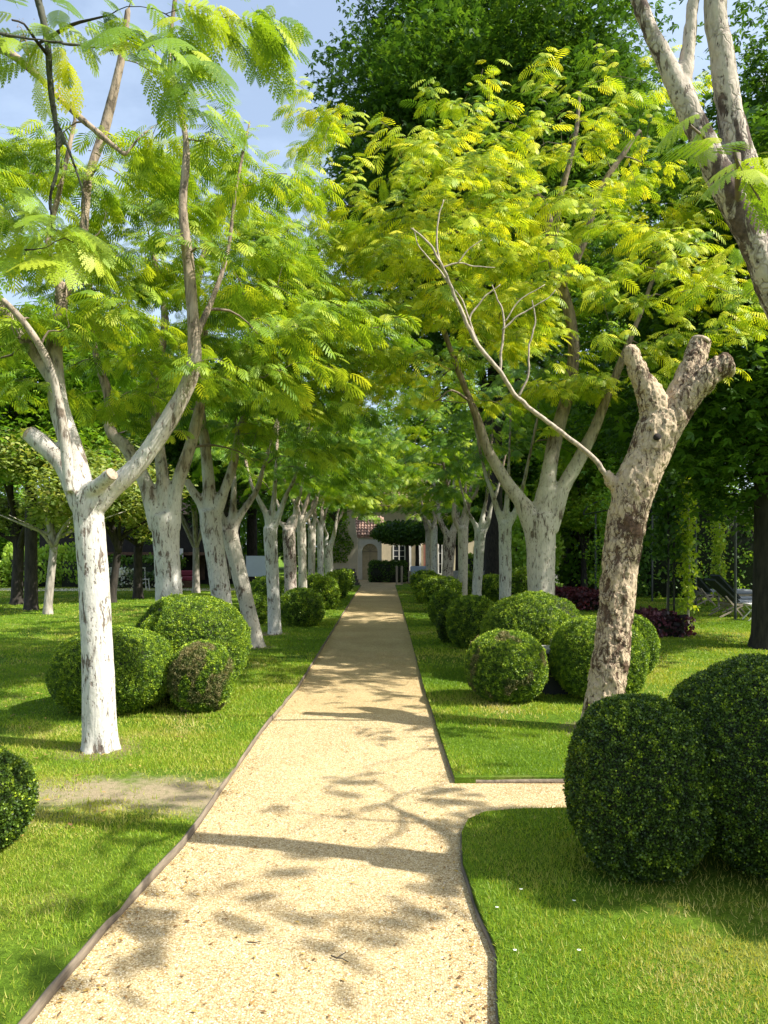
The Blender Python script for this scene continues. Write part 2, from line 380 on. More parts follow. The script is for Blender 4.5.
def edging(name, pts, label, h0=-.01, h1=.046, th=.011, off=0):
    q_ = np.array([(x, y, 0) for x, y in pts]); sg_ = [np.linspace(a, b, max(2, int(np.linalg.norm(b-a)/.12)+1))[:-1] for a, b in zip(q_[:-1], q_[1:])]; p = np.vstack(sg_+[q_[-1:]])
    rr = np.random.default_rng(len(pts)); k = len(p)
    t = np.gradient(p, axis=0); t /= np.linalg.norm(t, axis=1)[:, None]; n = np.stack([-t[:, 1], t[:, 0], 0*t[:, 0]], 1)
    jit = np.convolve(rr.normal(0, .008, k+4), np.ones(5)/5, 'valid')
    hj = np.convolve(rr.normal(0, .007, k+4), np.ones(5)/5, 'valid')
    p = p+n*(jit+off)[:, None]
    v = np.concatenate([p+n*th/2+[0, 0, h0], p-n*th/2+[0, 0, h0], p-n*th/2+np.stack([0*hj, 0*hj, h1+hj], 1), p+n*th/2+np.stack([0*hj, 0*hj, h1+hj], 1)])
    i = np.arange(k-1); f = np.concatenate([np.stack([a*k+i, a*k+i+1, b_*k+i+1, b_*k+i], 1) for a, b_ in ((0, 1), (1, 2), (2, 3), (3, 0))])
    f = np.vstack([f, [[0, k, 2*k, 3*k]], [[k-1, 4*k-1, 3*k-1, 2*k-1]]])
    sm_ = (np.arange(k) % 17 < 1)[:, None]*np.array([0, 0, -.012]); v[2*k:3*k] += sm_; v[3*k:] += sm_
    me = mesh_np(name, [(v, f, None, 0)]); bm = bmesh.new(); bm.from_mesh(me); bmesh.ops.recalc_face_normals(bm, faces=bm.faces[:]); bm.to_mesh(me); bm.free()
    o = link(name, me, M['wood_edge']); tag(o, label, 'edging', 'wooden edging boards of the gravel path'); return o
edging('edging_board', LEFT_EDGE, 'weathered wooden edging board along the whole left side of the gravel path', off=-.004)
edging('edging_board', [(1.9, 5.10)]+R_FAR, 'wooden edging board round the corner of the far right lawn', h1=.03, th=.010, off=-.004)
edging('edging_board', R_NEAR[:-1], 'wooden edging board curving round the near right lawn', h1=.026, th=.010, off=.004)

def left_x(y): return np.interp(y, [q[1] for q in LEFT_EDGE], [q[0] for q in LEFT_EDGE])
def rfar_x(y): return np.interp(y, [q[1] for q in R_FAR], [q[0] for q in R_FAR])
RN = [(x, y) for x, y in R_NEAR if x <= .61]
def rnear_x(y): return np.interp(y, [q[1] for q in RN], [q[0] for q in RN])
def rnear_ok(x, y):
    ymax = np.interp(x, [.3, .43, .49, .60, .80, 1.6, 6], [2.9, 4.1, 4.3, 4.42, 4.47, 4.52, 4.55])
    return (x > rnear_x(y)) & (y < ymax-.01)

def vnoise(x, y, s, seed=0):
    return np.array([mnoise.noise(Vector((a*s+seed, b*s-seed, seed*.37))) for a, b in zip(x, y)])

# grass blades
def grass(side, label):
    vs = []; fs = []; ts = []; off = 0
    for (d0, d1, dens, h, w) in ((2.1, 4.0, 15000, .030, .0040), (4.0, 6.5, 9000, .032, .0062), (6.5, 10, 4200, .034, .0095), (10, 17, 1500, .036, .016), (17, 32, 300, .04, .03)):
        hw = .56*d1+.6
        n = int((d1-d0)*2*hw*dens)
        y = RNG.uniform(d0, d1, n); x = RNG.uniform(-hw, hw, n)
        k = np.abs(x) < .56*y+.5
        k &= (x < left_x(y)-.004) if side == 'left' else ((x > 0) & (np.where(y > 4.8, (x > rfar_x(y)+.002) & (y > 5.13), rnear_ok(x, y))))
        x = x[k]; y = y[k]
        if side == 'left':
            g = vnoise(x, y, 1.5, 3)*.55+vnoise(x, y, 7, 5)*.25
            bare = np.clip((.44-np.abs(y-4.72+g))/.3, 0, 1)*np.clip((x+3.6)/1.4, 0, 1)
            k = RNG.random(len(x)) > bare*.93
            near = np.clip((3.35-y)/.6, 0, 1)*np.clip((x+2.1)/.5, 0, 1)
            k &= RNG.random(len(x)) > near*.62
            x = x[k]; y = y[k]
        pn = vnoise(x, y, 1.1, 9)
        for tx, ty in ((-2.23, 5.8), (1.87, 6.4), (-2.55, 8.8), (2.1, 10), (-2.08, 12)):
            if len(x):
                kk_ = np.hypot(x-tx, y-ty) > .12+.07*RNG.random(len(x)); x = x[kk_]; y = y[kk_]; pn = pn[kk_]
        k = RNG.random(len(x)) > np.clip((pn-.16)*3.2, 0, .85)
        x = x[k]; y = y[k]; pn = pn[k]
        n = len(x); a = RNG.uniform(0, 2*np.pi, n); lean = RNG.uniform(.1, 1.15, n); la = RNG.uniform(0, 2*np.pi, n)
        hh = h*RNG.uniform(.5, 1.25, n)*(1+.5*pn); ww = w*RNG.uniform(.7, 1.3, n)
        c = np.stack([x, y, np.full(n, LZ-.002)], 1); s = np.stack([np.cos(a)*ww, np.sin(a)*ww, 0*a], 1)*.5
        l = np.stack([np.cos(la)*np.sin(lean)*hh, np.sin(la)*np.sin(lean)*hh, np.cos(lean)*hh], 1)
        v = np.stack([c-s, c+s, c+l], 1).reshape(-1, 3)
        fs.append(np.arange(3*n).reshape(-1, 3)+off); off += 3*n; vs.append(v)
        dn = vnoise(x, y, .55, 21)+.5*vnoise(x, y, 2.6, 31)+(.50*np.exp(-((y-5.0)/1.5)**2)+.42*np.clip((3.7-y)/.8, 0, 1)*np.clip((x+2.0)/.6, 0, 1) if side == 'left' else .10*np.clip((3.2-y)/.6, 0, 1)); ts.append(np.clip(RNG.beta(2, 3, n)+pn*.35+dn*.75+.09+(RNG.random(n) < .10)*.45, 0, 1))
    me = mesh_np('grass', [(np.concatenate(vs), np.concatenate(fs), np.concatenate(ts), 0)])
    o = link('grass', me, M['blade']); tag(o, label, 'grass', None, 'stuff')
grass('left', 'short mown grass with worn patches on the left lawn')
grass('right', 'short mown bright grass on the right lawns')

# gravel stones
def pebbles():
    n = 130000; d = 2.05+(RNG.random(n)**1.25)*5.2; 
    x = RNG.uniform(-1.35, 1.9, n)
    k = (x > left_x(d)+.01) & ((x < np.where(d > 4.8, rfar_x(d), rnear_x(d))-.01) | ((d > 4.5) & (d < 5.05)))
    x = x[k]; d = d[k]; n = len(x)
    r = RNG.uniform(.002, .0048, n); a = RNG.uniform(0, 2*np.pi, n)
    base = np.array([[1, 0, 0], [.2, 1, 0], [-1, .3, 0], [-.3, -1, 0], [.15, .1, .95]])
    v = base[None]*RNG.uniform(.7, 1.3, (n, 5, 3)); ca, sa = np.cos(a)[:, None], np.sin(a)[:, None]
    vx = v[..., 0]*ca-v[..., 1]*sa; vy = v[..., 0]*sa+v[..., 1]*ca
    v = np.stack([vx, vy, v[..., 2]*.8], -1)*r[:, None, None]+np.stack([x, d, np.full(n, .0045)], 1)[:, None]
    f = np.array([[0, 1, 4], [1, 2, 4], [2, 3, 4], [3, 0, 4]])[None]+(np.arange(n)*5)[:, None, None]
    me = mesh_np('gravel_stones', [(v.reshape(-1, 3), f.reshape(-1, 3), np.repeat(RNG.random(n), 4), 0)])
    tag(link('gravel_stones', me, M['pebble']), 'loose cream and ochre gravel stones on the path', 'gravel', None, 'stuff')
pebbles()

def scatter_leaves(name, pts, size, mat, label, cat):
    n = len(pts); a = RNG.uniform(0, 2*np.pi, n); s = size*RNG.uniform(.6, 1.4, n)
    base = np.array([[-1, 0, 0], [-.2, .42, .12], [1, 0, .15], [-.2, -.42, .18]])
    v = np.repeat(base[None], n, 0)*RNG.uniform(.7, 1.3, (n, 4, 3)); ca, sa = np.cos(a)[:, None], np.sin(a)[:, None]
    v = np.stack([v[..., 0]*ca-v[..., 1]*sa, v[..., 0]*sa+v[..., 1]*ca, v[..., 2]], -1)*s[:, None, None]+pts[:, None]
    me = mesh_np(name, [(v.reshape(-1, 3), np.arange(4*n).reshape(-1, 4), RNG.random(n), 0)])
    tag(link(name, me, mat), label, cat, None, 'stuff')
def litter():
    n = 1500; y = 2.4+RNG.random(n)**1.5*12; x = RNG.uniform(-1, .45, n)
    # most collects along the edges
    e = RNG.random(n) < .55; x = np.where(e, np.where(RNG.random(n) < .5, left_x(y)+np.abs(RNG.normal(0, .10, n))+.02, rfar_x(y)-.06-np.abs(RNG.normal(0, .10, n))), x)
    k = (y > 5.1) | (x < .36); x = x[k]; y = y[k]
    scatter_leaves('leaf_litter', np.stack([x, y, np.full(len(x), .010)], 1), .011, M['litter'], 'dry brown leaf bits scattered on the gravel path', 'leaf litter')
    n = 900; y = RNG.uniform(3.5, 11, n); x = -RNG.uniform(1.6, 6, n)+0*y; x = np.where(RNG.random(n) < .6, x, -3.9+RNG.normal(0, .6, n)); 
    k = x < -1.25
    scatter_leaves('leaf_litter', np.stack([x, y, np.full(n, LZ+.022)], 1)[k], .020, M['litter'], 'fallen yellow and brown leaves lying on the left lawn', 'leaf litter')
litter()

# daisies (few, countable) and twigs
for i, (px, py) in enumerate([(497, 925), (521, 906), (574, 918), (515, 970), (579, 970)]):
    g = P(px, py, EYE*F/(py-HY)); g[2] = LZ+.03
    mb = MB()
    a = np.linspace(0, 2*np.pi, 9)[:-1]
    for t in a:
        c, s_ = math.cos(t), math.sin(t)
        mb.add([(0, 0, .002), (c*.005-s_*.002, s_*.005+c*.002, .003), (c*.008, s_*.008, .002), (c*.005+s_*.002, s_*.005-c*.002, .003)], [(0, 1, 2, 3)])
    t = empty('daisy', g, 'tiny white daisy in the near right lawn', 'flower', 'daisies in the near right lawn')
    mb.build('petals', M['petal_white'], t)
    MB().tube([(0, 0, -.03), (0, 0, .001)], .0012, 6).build('stem', M['blade'], t)
    MB().tube([(0, 0, .0015), (0, 0, .0045)], .0022, 8).build('flower_centre', M['leaf_vine'], t)
for i, (pts, lab) in enumerate([
        ([(662, 0), (673, 5), (684, 6), (697, 13)], 'dark forked twig lying on the gravel near the bottom centre'),
        ([(180, 0), (195, -6), (208, -10)], 'thin dark twig on the gravel left of centre'),
        ([(495, 0), (510, 1), (523, -2)], 'short dark twig on the gravel in the tree shadow')]):
    base = [(330, 962), (100, 935), (5, 950)][i]
    q = []
    for a, b_ in pts:
        px = a/2; py = 740+([438, 378, 411][i]+b_)/2; d = EYE*F/(py-HY); w = P(px, py, d); w[2] = .014; q.append(w)
    v, f = tube(q, np.linspace(.003, .0015, len(q)), 6)
    mb = MB(); mb.add(v, f.tolist())
    if i == 0: mb.tube([q[1], q[1]+np.array([.035, .03, .006])], .0018, 6)
    tag(mb.build('twig', M['bark_dark'], None), lab, 'twig', 'twigs on the gravel')

# ------------------------------------------------------------------ foliage building blocks
def frames(dirs, ups):
    d = dirs/np.linalg.norm(dirs, axis=1)[:, None]; s = np.cross(ups, d); s /= np.linalg.norm(s, axis=1)[:, None]+1e-9
    u = np.cross(d, s); return np.stack([d, s, u], 2)     # columns

def frond_template(lod):
    V = []; Fq = []
    npn = 8 if lod == 2 else (7 if lod == 1 else 6)
    def add(v, f):
        o = len(V); V.extend(v); Fq.extend([[o+i for i in ff] for ff in f])
    add([(0, -.006, 0), (1, -.003, -.0), (1, .003, -.0), (0, .006, 0)], [(0, 1, 2, 3)])
    for i in range(npn):
        t = .16+.84*i/(npn-1); L = .42*math.sin(math.pi*(.16+.74*(i/(npn-1))))**.7+.03
        an = R(68-28*(i/(npn-1)))
        for s in (-1, 1):
            ax = np.array([math.cos(an), s*math.sin(an), -.22]); pr = np.array([-math.sin(an), s*math.cos(an), 0])
            o = np.array([t, 0, 0])
            def pt(a, b, z=0): 
                p = o+ax*a*L+pr*b; p[2] -= .16*a*a*L+z; return tuple(p)
            if lod == 2:
                m = 8; add([pt(0, -.007), pt(.97, -.004), pt(.97, .004), pt(0, .007)], [(0, 1, 2, 3)])
                for j in range(m):
                    a = (j+.4)/m; w = .058*math.sin(math.pi*min(1, .25+.70*a))**.5
                    for q in (-1, 1):
                        add([pt(a-.3/m, 0), pt(a+.62/m, q*w*.08), pt(a+1.05/m, q*w), pt(a+.25/m, q*w*.85)], [(0, 1, 2, 3)])
            elif lod == 1:
                w = .036
                add([pt(0, -.012), pt(.4, -w), pt(.4, w), pt(0, .012), pt(.8, -w*.85), pt(.8, w*.85), pt(1.03, 0)], [(0, 1, 2, 3), (1, 4, 5, 2), (4, 6, 5, 5)])
            else:
                w = .065
                add([pt(0, -.01), pt(.55, -w), pt(1.03, 0), pt(.55, w)], [(0, 1, 2, 3)])
    V = np.array(V, float); V[:, 2] -= (.55 if lod == 2 else .42)*V[:, 0]**2
    Fq = [f for f in Fq]
    tri = np.array([f[:3] for f in Fq if len(set(f)) == 3]); quad = np.array([f for f in Fq if len(set(f)) == 4])
    return V, quad, tri
FT = {k: frond_template(k) for k in (0, 1, 2)}

def place_template(T, pos, dirs, ups, scale, tints, wid=1.0):
    V, quad, tri = T; n = len(pos); A = frames(dirs, ups)
    v = V.copy(); v[:, 1] *= wid
    w = np.einsum('nij,vj->nvi', A, v)*scale[:, None, None]+pos[:, None]
    o = (np.arange(n)*len(V))[:, None, None]
    g = [(w.reshape(-1, 3), (quad[None]+o).reshape(-1, 4), np.repeat(tints, len(quad)), 0)]
    if len(tri): g.append((w.reshape(-1, 3), (tri[None]+o).reshape(-1, 3), np.repeat(tints, len(tri)), 0))
    return g

def palm_template():
    V = []; Q = []
    for an, L in ((0, 1), (48, .8), (-48, .8)):
        a = R(an); d = np.array([math.cos(a), math.sin(a), 0]); s = np.array([-math.sin(a), math.cos(a), 0]); o = len(V)
        for p in (d*0, d*.55*L+s*.2*L, d*L+[0, 0, -.12], d*.55*L-s*.2*L): V.append(p)
        Q.append([o, o+1, o+2, o+3])
    return np.array(V), np.array(Q), np.zeros((0, 3), int)
def leaf_template(w=.3):
    return np.array([[0, 0, 0], [.5, w, .05], [1, 0, -.05], [.5, -w, .05]], float), np.array([[0, 1, 2, 3]]), np.zeros((0, 3), int)
PALM = palm_template(); LEAF = leaf_template(); ROUND = leaf_template(.42)

# ------------------------------------------------------------------ wood
def wood_mesh(name, limbs, voxel=None, disp=.0, flake=0, sides=12, step=.06, base=None):
    gs = []; rs = np.random.default_rng(abs(hash(len(limbs)*7+1)) % 1000)
    for pts, rad in limbs:
        p, r = smooth_path(pts, rad, max(step, .02))
        v, f = tube(p, r, sides); gs.append((v, f, None, 0))
    me = mesh_np(name, gs, smooth=True)
    if voxel:
        o = bpy.data.objects.new('tmp', me); COL.objects.link(o)
        md = o.modifiers.new('r', 'REMESH'); md.mode = 'VOXEL'; md.voxel_size = voxel; md.use_smooth_shade = True
        sm = o.modifiers.new('s', 'SMOOTH'); sm.iterations = 3; sm.factor = .5
        dg = bpy.context.evaluated_depsgraph_get(); me2 = bpy.data.meshes.new_from_object(o.evaluated_get(dg))
        bpy.data.objects.remove(o); me = me2; me.name = name
        if disp:
            n = len(me.vertices); co = np.empty(n*3, np.float32); me.vertices.foreach_get('co', co); co = co.reshape(-1, 3)
            no = np.empty(n*3, np.float32); me.vertices.foreach_get('normal', no); no = no.reshape(-1, 3)
            dd = np.empty(n)
            for i in range(n):
                x, y, z = (float(a) for a in co[i])
                a = mnoise.noise(Vector((x*5, y*5, z*2.2)))*1.6
                if z < .35: a += (.35-max(z, 0))**2*8*(1.6+2.4*math.sin(math.atan2(y, x)*5+2*mnoise.noise(Vector((x*3, y*3, 0)))))*(.0075/disp)*.9
                if flake:
                    b_ = mnoise.fractal(Vector((x*17, y*17, z*8)), 1.0, 2.0, 3)
                    c_ = 1 if b_ > .08 else (-.6 if b_ < -.22 else .15)
                    a += flake*c_+mnoise.noise(Vector((x*40, y*40, z*30)))*.5
                else:
                    a += mnoise.fractal(Vector((x*22, y*22, z*6)), 1.0, 2.0, 2)*.5
                dd[i] = a
            co = co+no*(dd*disp)[:, None]; me.vertices.foreach_set('co', co.astype(np.float32).ravel()); me.update()
    return me

def make_tree(name, limbs, crown, label, group, leaf, bark, lod=1, nspray=130, fsize=.30, voxel=None, disp=0, flake=0,
              extra=(), seed=1, cat='tree', flat=.55, per=8, low=0.0, clear=None, twigmat='twig', sides=12, crownname='crown'):
    """limbs: list of (points, radii) in world space. crown: list of (centre, (rx,ry,rz), weight). extra: explicit spray ends."""
    rs = np.random.default_rng(seed)
    b0 = np.array(limbs[0][0][0], float)
    root = empty(name, b0, label, cat, group)
    L = [(np.array(p, float)-b0, r) for p, r in limbs]
    tme = wood_mesh('trunk', L, voxel, disp, flake, sides)
    nodes = []; nrad = []
    for p, r in L:
        q, rr = smooth_path(p, r, .12)
        k = q[:, 2] > 1.7
        nodes.append(q[k]); nrad.append(rr[k])
    nodes = np.concatenate(nodes); nrad = np.concatenate(nrad)
    T = []
    for c, rad, w in crown:
        m = int(nspray*w)
        u = rs.normal(size=(m*3, 3)); u /= np.linalg.norm(u, axis=1)[:, None]
        u = u[u[:, 2] > -.92+low][:m]; rr = rs.uniform(.2, 1, len(u))**.6
        t = np.array(c)-b0+u*rr[:, None]*np.array(rad)
        t[:, 2] = .3*t[:, 2]+.7*np.round(t[:, 2]/.5)*.5+rs.normal(0, .05, len(t))+.06*np.sin(t[:, 0]*3)
        T.append(t)
    T = np.concatenate(T) if T else np.zeros((0, 3))
    if len(extra): T = np.vstack([T, np.array(extra)-b0])
    if clear is not None:
        T = np.array([t for t in T if clear(t+b0)])
    dist = np.array([np.min(np.linalg.norm(nodes-t, axis=1)) for t in T]); T = T[np.argsort(dist)]
    bw = MB(); fp = []; fd = []; fu = []; fs = []; bv = []; bf = []; bo = 0
    for t in T:
        dv = nodes-t; ds = np.linalg.norm(dv, axis=1)+np.where(dv[:, 2] > .2, 1.0, 0)*.7
        i = int(np.argmin(ds)); s = nodes[i]; D = t-s; Ln = np.linalg.norm(D)
        if Ln < .15: continue
        h = D.copy(); h[2] = 0; m1 = s+D*.35+np.array([0, 0, .10*Ln])+rs.normal(0, .05*Ln, 3); m2 = s+D*.7+np.array([0, 0, .06*Ln])+rs.normal(0, .04*Ln, 3)
        r0 = min(nrad[i]*.7, .008+.010*Ln)
        p, r = smooth_path([s, m1, m2, t], [r0, r0*.75, r0*.5, .004], .12 if lod == 2 else .2)
        v, f = tube(p, r, 6 if lod == 2 else 4, cap=False); bv.append(v); bf.append(f+bo); bo += len(v)
        nodes = np.vstack([nodes, p[1:]]); nrad = np.concatenate([nrad, r[1:]])
        tan = (p[-1]-p[-2]); ta = math.atan2(tan[1], tan[0])
        m = per+int(rs.integers(-2, 3))
        seg = p[max(0, len(p)-1-int(.65/(.12 if lod == 2 else .2))):]
        for j in range(m):
            u = (j+.5)/m; q = seg[0]+(seg[-1]-seg[0])*u if len(seg) < 3 else seg[min(len(seg)-1, int(u*len(seg)))]
            sgn = 1 if j % 2 else -1
            an = ta+sgn*R(rs.uniform(25, 85)*(1-.55*u))
            q = q+rs.normal(0, 1, 3)*np.array([.07, .07, .03])
            fp.append(q); fd.append((math.cos(an), math.sin(an), rs.normal(-.06, .20))); 
            fu.append((rs.normal(0, .24), rs.normal(0, .24), 1)); fs.append(fsize*rs.uniform(.5, 1.3))
    fp = np.array(fp); tn = np.clip(rs.beta(1.6, 1.6, len(fp)), 0, 1)
    bm_ = bmesh.new(); bm_.from_mesh(mesh_np('twigs', [(np.concatenate(bv), np.concatenate(bf), None, 1)], smooth=True)); bm_.from_mesh(tme)
    bm_.to_mesh(tme); bm_.free(); link('trunk', tme, [M[bark], M[twigmat]], root)
    g = place_template(FT[lod], fp, np.array(fd), np.array(fu), np.array(fs), tn)
    cr = link(crownname, mesh_np('crown', g), M[leaf], root)
    return root

def layered(seed, thr=-.05):
    return lambda t: mnoise.noise(Vector((t[0]*.7+seed*5.7, t[1]*.7, t[2]*2.1+seed))) > thr
lay1, lay2, lay3, lay4 = layered(1, -.04), layered(2, -.02), layered(3, -.02), layered(4, .0)
AVG_L = 'trees lining the left side of the path'; AVG_R = 'trees lining the right side of the path'

def px_limb(d, pts, dd=None):
    """pts: (px, py, radius in px[, depth offset])"""
    P_ = []; r_ = []
    for q in pts:
        de = d+(q[3] if len(q) > 3 else 0); P_.append(P(q[0], q[1], de)); r_.append(q[2]*de/F)
    return P_, r_

# --- left row, nearest visible tree
d = 5.80
L1 = [px_limb(d, [(100, 757, 20), (100, 745, 17.5), (99, 700, 16), (97, 640, 15), (93, 570, 14.5), (89, 520, 14.5), (86, 494, 15)]),
      px_limb(d, [(84, 505, 14), (66, 468, 10.5, .05), (52, 452, 9.5, .1), (30, 434, 8.5, .15)]),
      px_limb(d, [(84, 500, 13), (72, 450, 11, .1), (58, 400, 9, .2), (54, 350, 8, .3), (62, 300, 5, .4), (48, 245, 3.6, .5), (60, 190, 2.6, .6), (75, 120, 1.8, .7)]),
      px_limb(d, [(70, 492, 6, -.1), (66, 450, 5.5, -.12), (58, 400, 5, -.14), (47, 360, 4, -.2), (22, 320, 3.4, -.3), (-10, 288, 3, -.4)]),
      px_limb(d, [(92, 505, 14), (112, 488, 10), (140, 462, 9), (172, 415, 9), (192, 372, 7.5), (194, 335, 6.5), (189, 270, 5.5), (183, 205, 4.6), (186, 140, 3.2, .1), (170, 60, 2.2, .3), (180, -40, 2.4, .3)]),
      px_limb(d, [(191, 345, 5), (212, 300, 3, .2), (228, 250, 2.2, .4), (236, 190, 1.8, .5), (250, 120, 1.2, .6)]),
      px_limb(d, [(84, 497, 11), (100, 484, 7, -.12), (112, 474, 6.5, -.2)]),
      px_limb(d, [(125, 155, 2, .1), (104, 138, 2.8, .1), (65, 104, 3.4, .1), (34, 73, 3.6, .1), (0, 49, 3.8, .1), (-60, 40, 4, .2), (-90, 120, 4.5, .3), (-60, 230, 5, .35), (10, 320, 5, .3), (52, 380, 6, .25)]),
      px_limb(d, [(58, 320, 4, .4), (82, 240, 4, .6), (88, 180, 4, .8), (104, 130, 5, .9), (120, 65, 4.2, .9), (128, 10, 3, .9)])]
rs_ = np.random.default_rng(77)
for k_ in range(26):
    q_ = (L1[2][0]+L1[7][0]+L1[8][0]); a_ = q_[int(rs_.integers(3, len(q_)))]
    if a_[2] < 3.2: continue
    dv_ = np.array([rs_.normal(0, .5), rs_.normal(.1, .3), rs_.uniform(.3, 1.0)]); ln_ = rs_.uniform(.4, 1.1)
    L1.append(([a_, a_+dv_*ln_*.4+rs_.normal(0, .04, 3), a_+dv_*ln_*.8+rs_.normal(0, .08, 3), a_+dv_*ln_*1.1+rs_.normal(0, .1, 3)], [.013, .009, .007, .004]))
make_tree('white_trunked_tree', L1, [((-2.5, 6.5, 4.35), (2.2, 1.6, 1.45), 1.15), ((-1.7, 6.0, 3.3), (1.9, 1.2, .5), .3), ((-.95, 6.0, 3.9), (1.0, .9, .8), .2), ((-1.35, 6.3, 5.4), (.9, .8, .5), .14), ((-2.9, 7.0, 5.45), (1.6, .9, .45), .22)],
          'limewashed white trunk with sawn-off stubs, nearest whole tree left of the path', AVG_L, 'leaf_lime', 'bark_white', lod=1, nspray=450,
          fsize=.148, voxel=.013, disp=.0045, seed=3, per=17, sides=16,
          clear=lambda t: lay1(t) and t[1] > 5.55 and not (20 < HX+F*t[0]/t[1] < 160 and 20 < HY-F*(t[2]-EYE)/t[1] < 128))
T1 = bpy.data.objects['white_trunked_tree']
def saw_cut0(a, b_, rad, parent, org):
    a = np.array(a)-org; b_ = np.array(b_)-org; dv = (b_-a)/np.linalg.norm(b_-a)
    v, f = tube([b_-dv*.03, b_+dv*.004, b_+dv*.0065], [rad*.98, rad*.97, rad*.90], 18)
    link('saw_cut', mesh_np('saw_cut', [(v, f, None, 0)]), M['cut_wood'], parent)
saw_cut0(L1[1][0][-2], L1[1][0][-1], L1[1][1][-1], T1, L1[0][0][0]); saw_cut0(L1[6][0][-2], L1[6][0][-1], L1[6][1][-1], T1, L1[0][0][0])
# its neighbour behind the box balls
d = 8.8
L2 = [px_limb(d, [(171, 700, 19), (170, 660, 15), (169, 600, 13), (167, 555, 12.5), (165, 522, 14), (164, 514, 13)]),
      px_limb(d, [(160, 528, 12), (146, 485, 8), (128, 450, 7.5), (110, 430, 6.5), (108, 395, 6), (95, 350, 4), (90, 280, 3)]),
      px_limb(d, [(166, 528, 11), (163, 480, 7), (157, 430, 6.5), (154, 380, 6), (165, 320, 5, .2), (150, 240, 4, .4)]),
      px_limb(d, [(170, 528, 11), (176, 490, 7.5), (192, 440, 7), (201, 400, 6.5), (204, 350, 6), (196, 290, 5), (215, 220, 4, .3)])]
L2 = L2[:1]+[(p, np.array(q)*np.linspace(.95, .72, len(q))) for p, q in L2[1:]]
make_tree('white_trunked_tree', L2, [((-2.0, 8.9, 4.5), (2.3, 1.8, 1.7), 1.0), ((-1.6, 8.6, 3.3), (1.8, 1.3, .6), .25), ((-.95, 8.7, 4.6), (1.3, 1.4, 1.2), .25)],
          'thick mottled white trunk forking in three, rising behind the largest left box ball', AVG_L, 'leaf_lime', 'bark_white', lod=1, nspray=640,
          fsize=.165, voxel=.018, disp=.006, clear=lay2, seed=5, per=14, sides=16)
d = 10.3
L3 = [px_limb(d, [(228, 668, 13), (225, 640, 11), (222, 600, 10), (216, 560, 10), (211, 525, 11), (210, 510, 11)]),
      px_limb(d, [(210, 522, 8), (201, 503, 5), (192, 490, 4), (186, 480, 3.5)]),
      px_limb(d, [(210, 520, 8), (209, 490, 6.5), (206, 450, 5.5), (200, 400, 4.5), (205, 330, 3.5)]),
      px_limb(d, [(213, 518, 8), (224, 492, 5), (233, 465, 4.5), (240, 430, 4), (262, 370, 3)])]
make_tree('white_trunked_tree', L3, [((-1.9, 10.6, 4.3), (2.3, 1.7, 1.7), 1.0)],
          'slim whitewashed trunk leaning left beside the strongly leaning trunk', AVG_L, 'leaf_mid', 'bark_white', lod=1, nspray=280,
          fsize=.20, voxel=.02, disp=.005, per=13, clear=lay3, seed=6, sides=12)
def row_tree(d, px0, pyb, pxt, pyt, w, label, group, leaf, bark, seed, crown=None, forks=None, nspray=120, name='white_trunked_tree', lod=1):
    w = w*.9
    """trunk from px0,pyb to px/py of the fork, width w px, three limbs spreading above"""
    rs = np.random.default_rng(seed*13)
    Ls = [px_limb(d, [(px0, pyb+3, w*.75), (px0*.97+pxt*.03, pyb-8*10/d, w*.56), ((px0+pxt)/2+rs.normal(0, .6), (pyb+pyt)/2, w*.5), (pxt, pyt, w*.56), (pxt, pyt-4, w*.5)])]
    k = 10.0/d
    ff = forks or [(-28, -75), (8, -85), (34, -80)]
    for fx, fy in ff:
        fx = fx+rs.normal(0, 3)
        Ls.append(px_limb(d, [(pxt, pyt+4, w*.36), (pxt+fx*.35*k+rs.normal(0, 2), pyt+fy*.3*k, w*.25), (pxt+fx*.75*k+rs.normal(0, 3), pyt+fy*.65*k, w*.19), (pxt+fx*k*1.05, pyt+fy*k, w*.15, rs.normal(0, .2)), (pxt+fx*k*1.6, pyt+fy*1.9*k, w*.13, rs.normal(0, .4))]))
    b = Ls[0][0][0]
    cr = crown or [((b[0]*.85, d, 4.25), (2.35, 1.9, 1.75), 1.0), ((b[0]*.55, d, 3.2), (1.5, 1.5, .5), .22)]; nspray = int(nspray*1.35)
    return make_tree(name, Ls, cr, label, group, leaf, bark, lod=lod, nspray=nspray, fsize=.21, per=13, seed=seed, clear=lambda t: mnoise.noise(Vector((t[0]*.75+seed*3.1, t[1]*.9, t[2]*.55))) > (.07 if group == AVG_R else -.02), voxel=.025 if d < 17 else None, disp=.006 if d < 17 else 0)

row_tree(12.0, 257, 651, 230, 535, 17, 'strongly leaning grey-white trunk with a dark rough foot', AVG_L, 'leaf_mid', 'bark_pale', 21)
row_tree(13.9, 275, 637, 270, 532, 14, 'white trunk with a long dark crack, standing in front of the dark round box ball', AVG_L, 'leaf_mid', 'bark_white', 22)
row_tree(16.4, 291, 622, 289, 533, 13.5, 'thick pinkish brown trunk with two stub limbs, behind the cracked white trunk', AVG_L, 'leaf_mid', 'bark_limb', 23, forks=[(-14, -30), (14, -34), (20, -70)])
row_tree(19.0, 303, 613, 301, 520, 9.5, 'brown upper and white lower trunk rising between two left box balls', AVG_L, 'leaf_lime', 'bark_pale', 24)
row_tree(21.5, 312, 606, 312, 530, 8, 'slender grey-white trunk, first of the far left pair', AVG_L, 'leaf_mid', 'bark_pale', 25, nspray=100)
row_tree(24.5, 321, 599, 320, 530, 7, 'slender bright white trunk, second of the far left pair', AVG_L, 'leaf_lime', 'bark_white', 26, nspray=100)
row_tree(28, 330, 594, 328, 549, 9.5, 'pale y-forked trunk, last of the left row', AVG_L, 'leaf_mid', 'bark_white', 27, forks=[(-10, -60), (44, -110), (20, -60)], nspray=100)

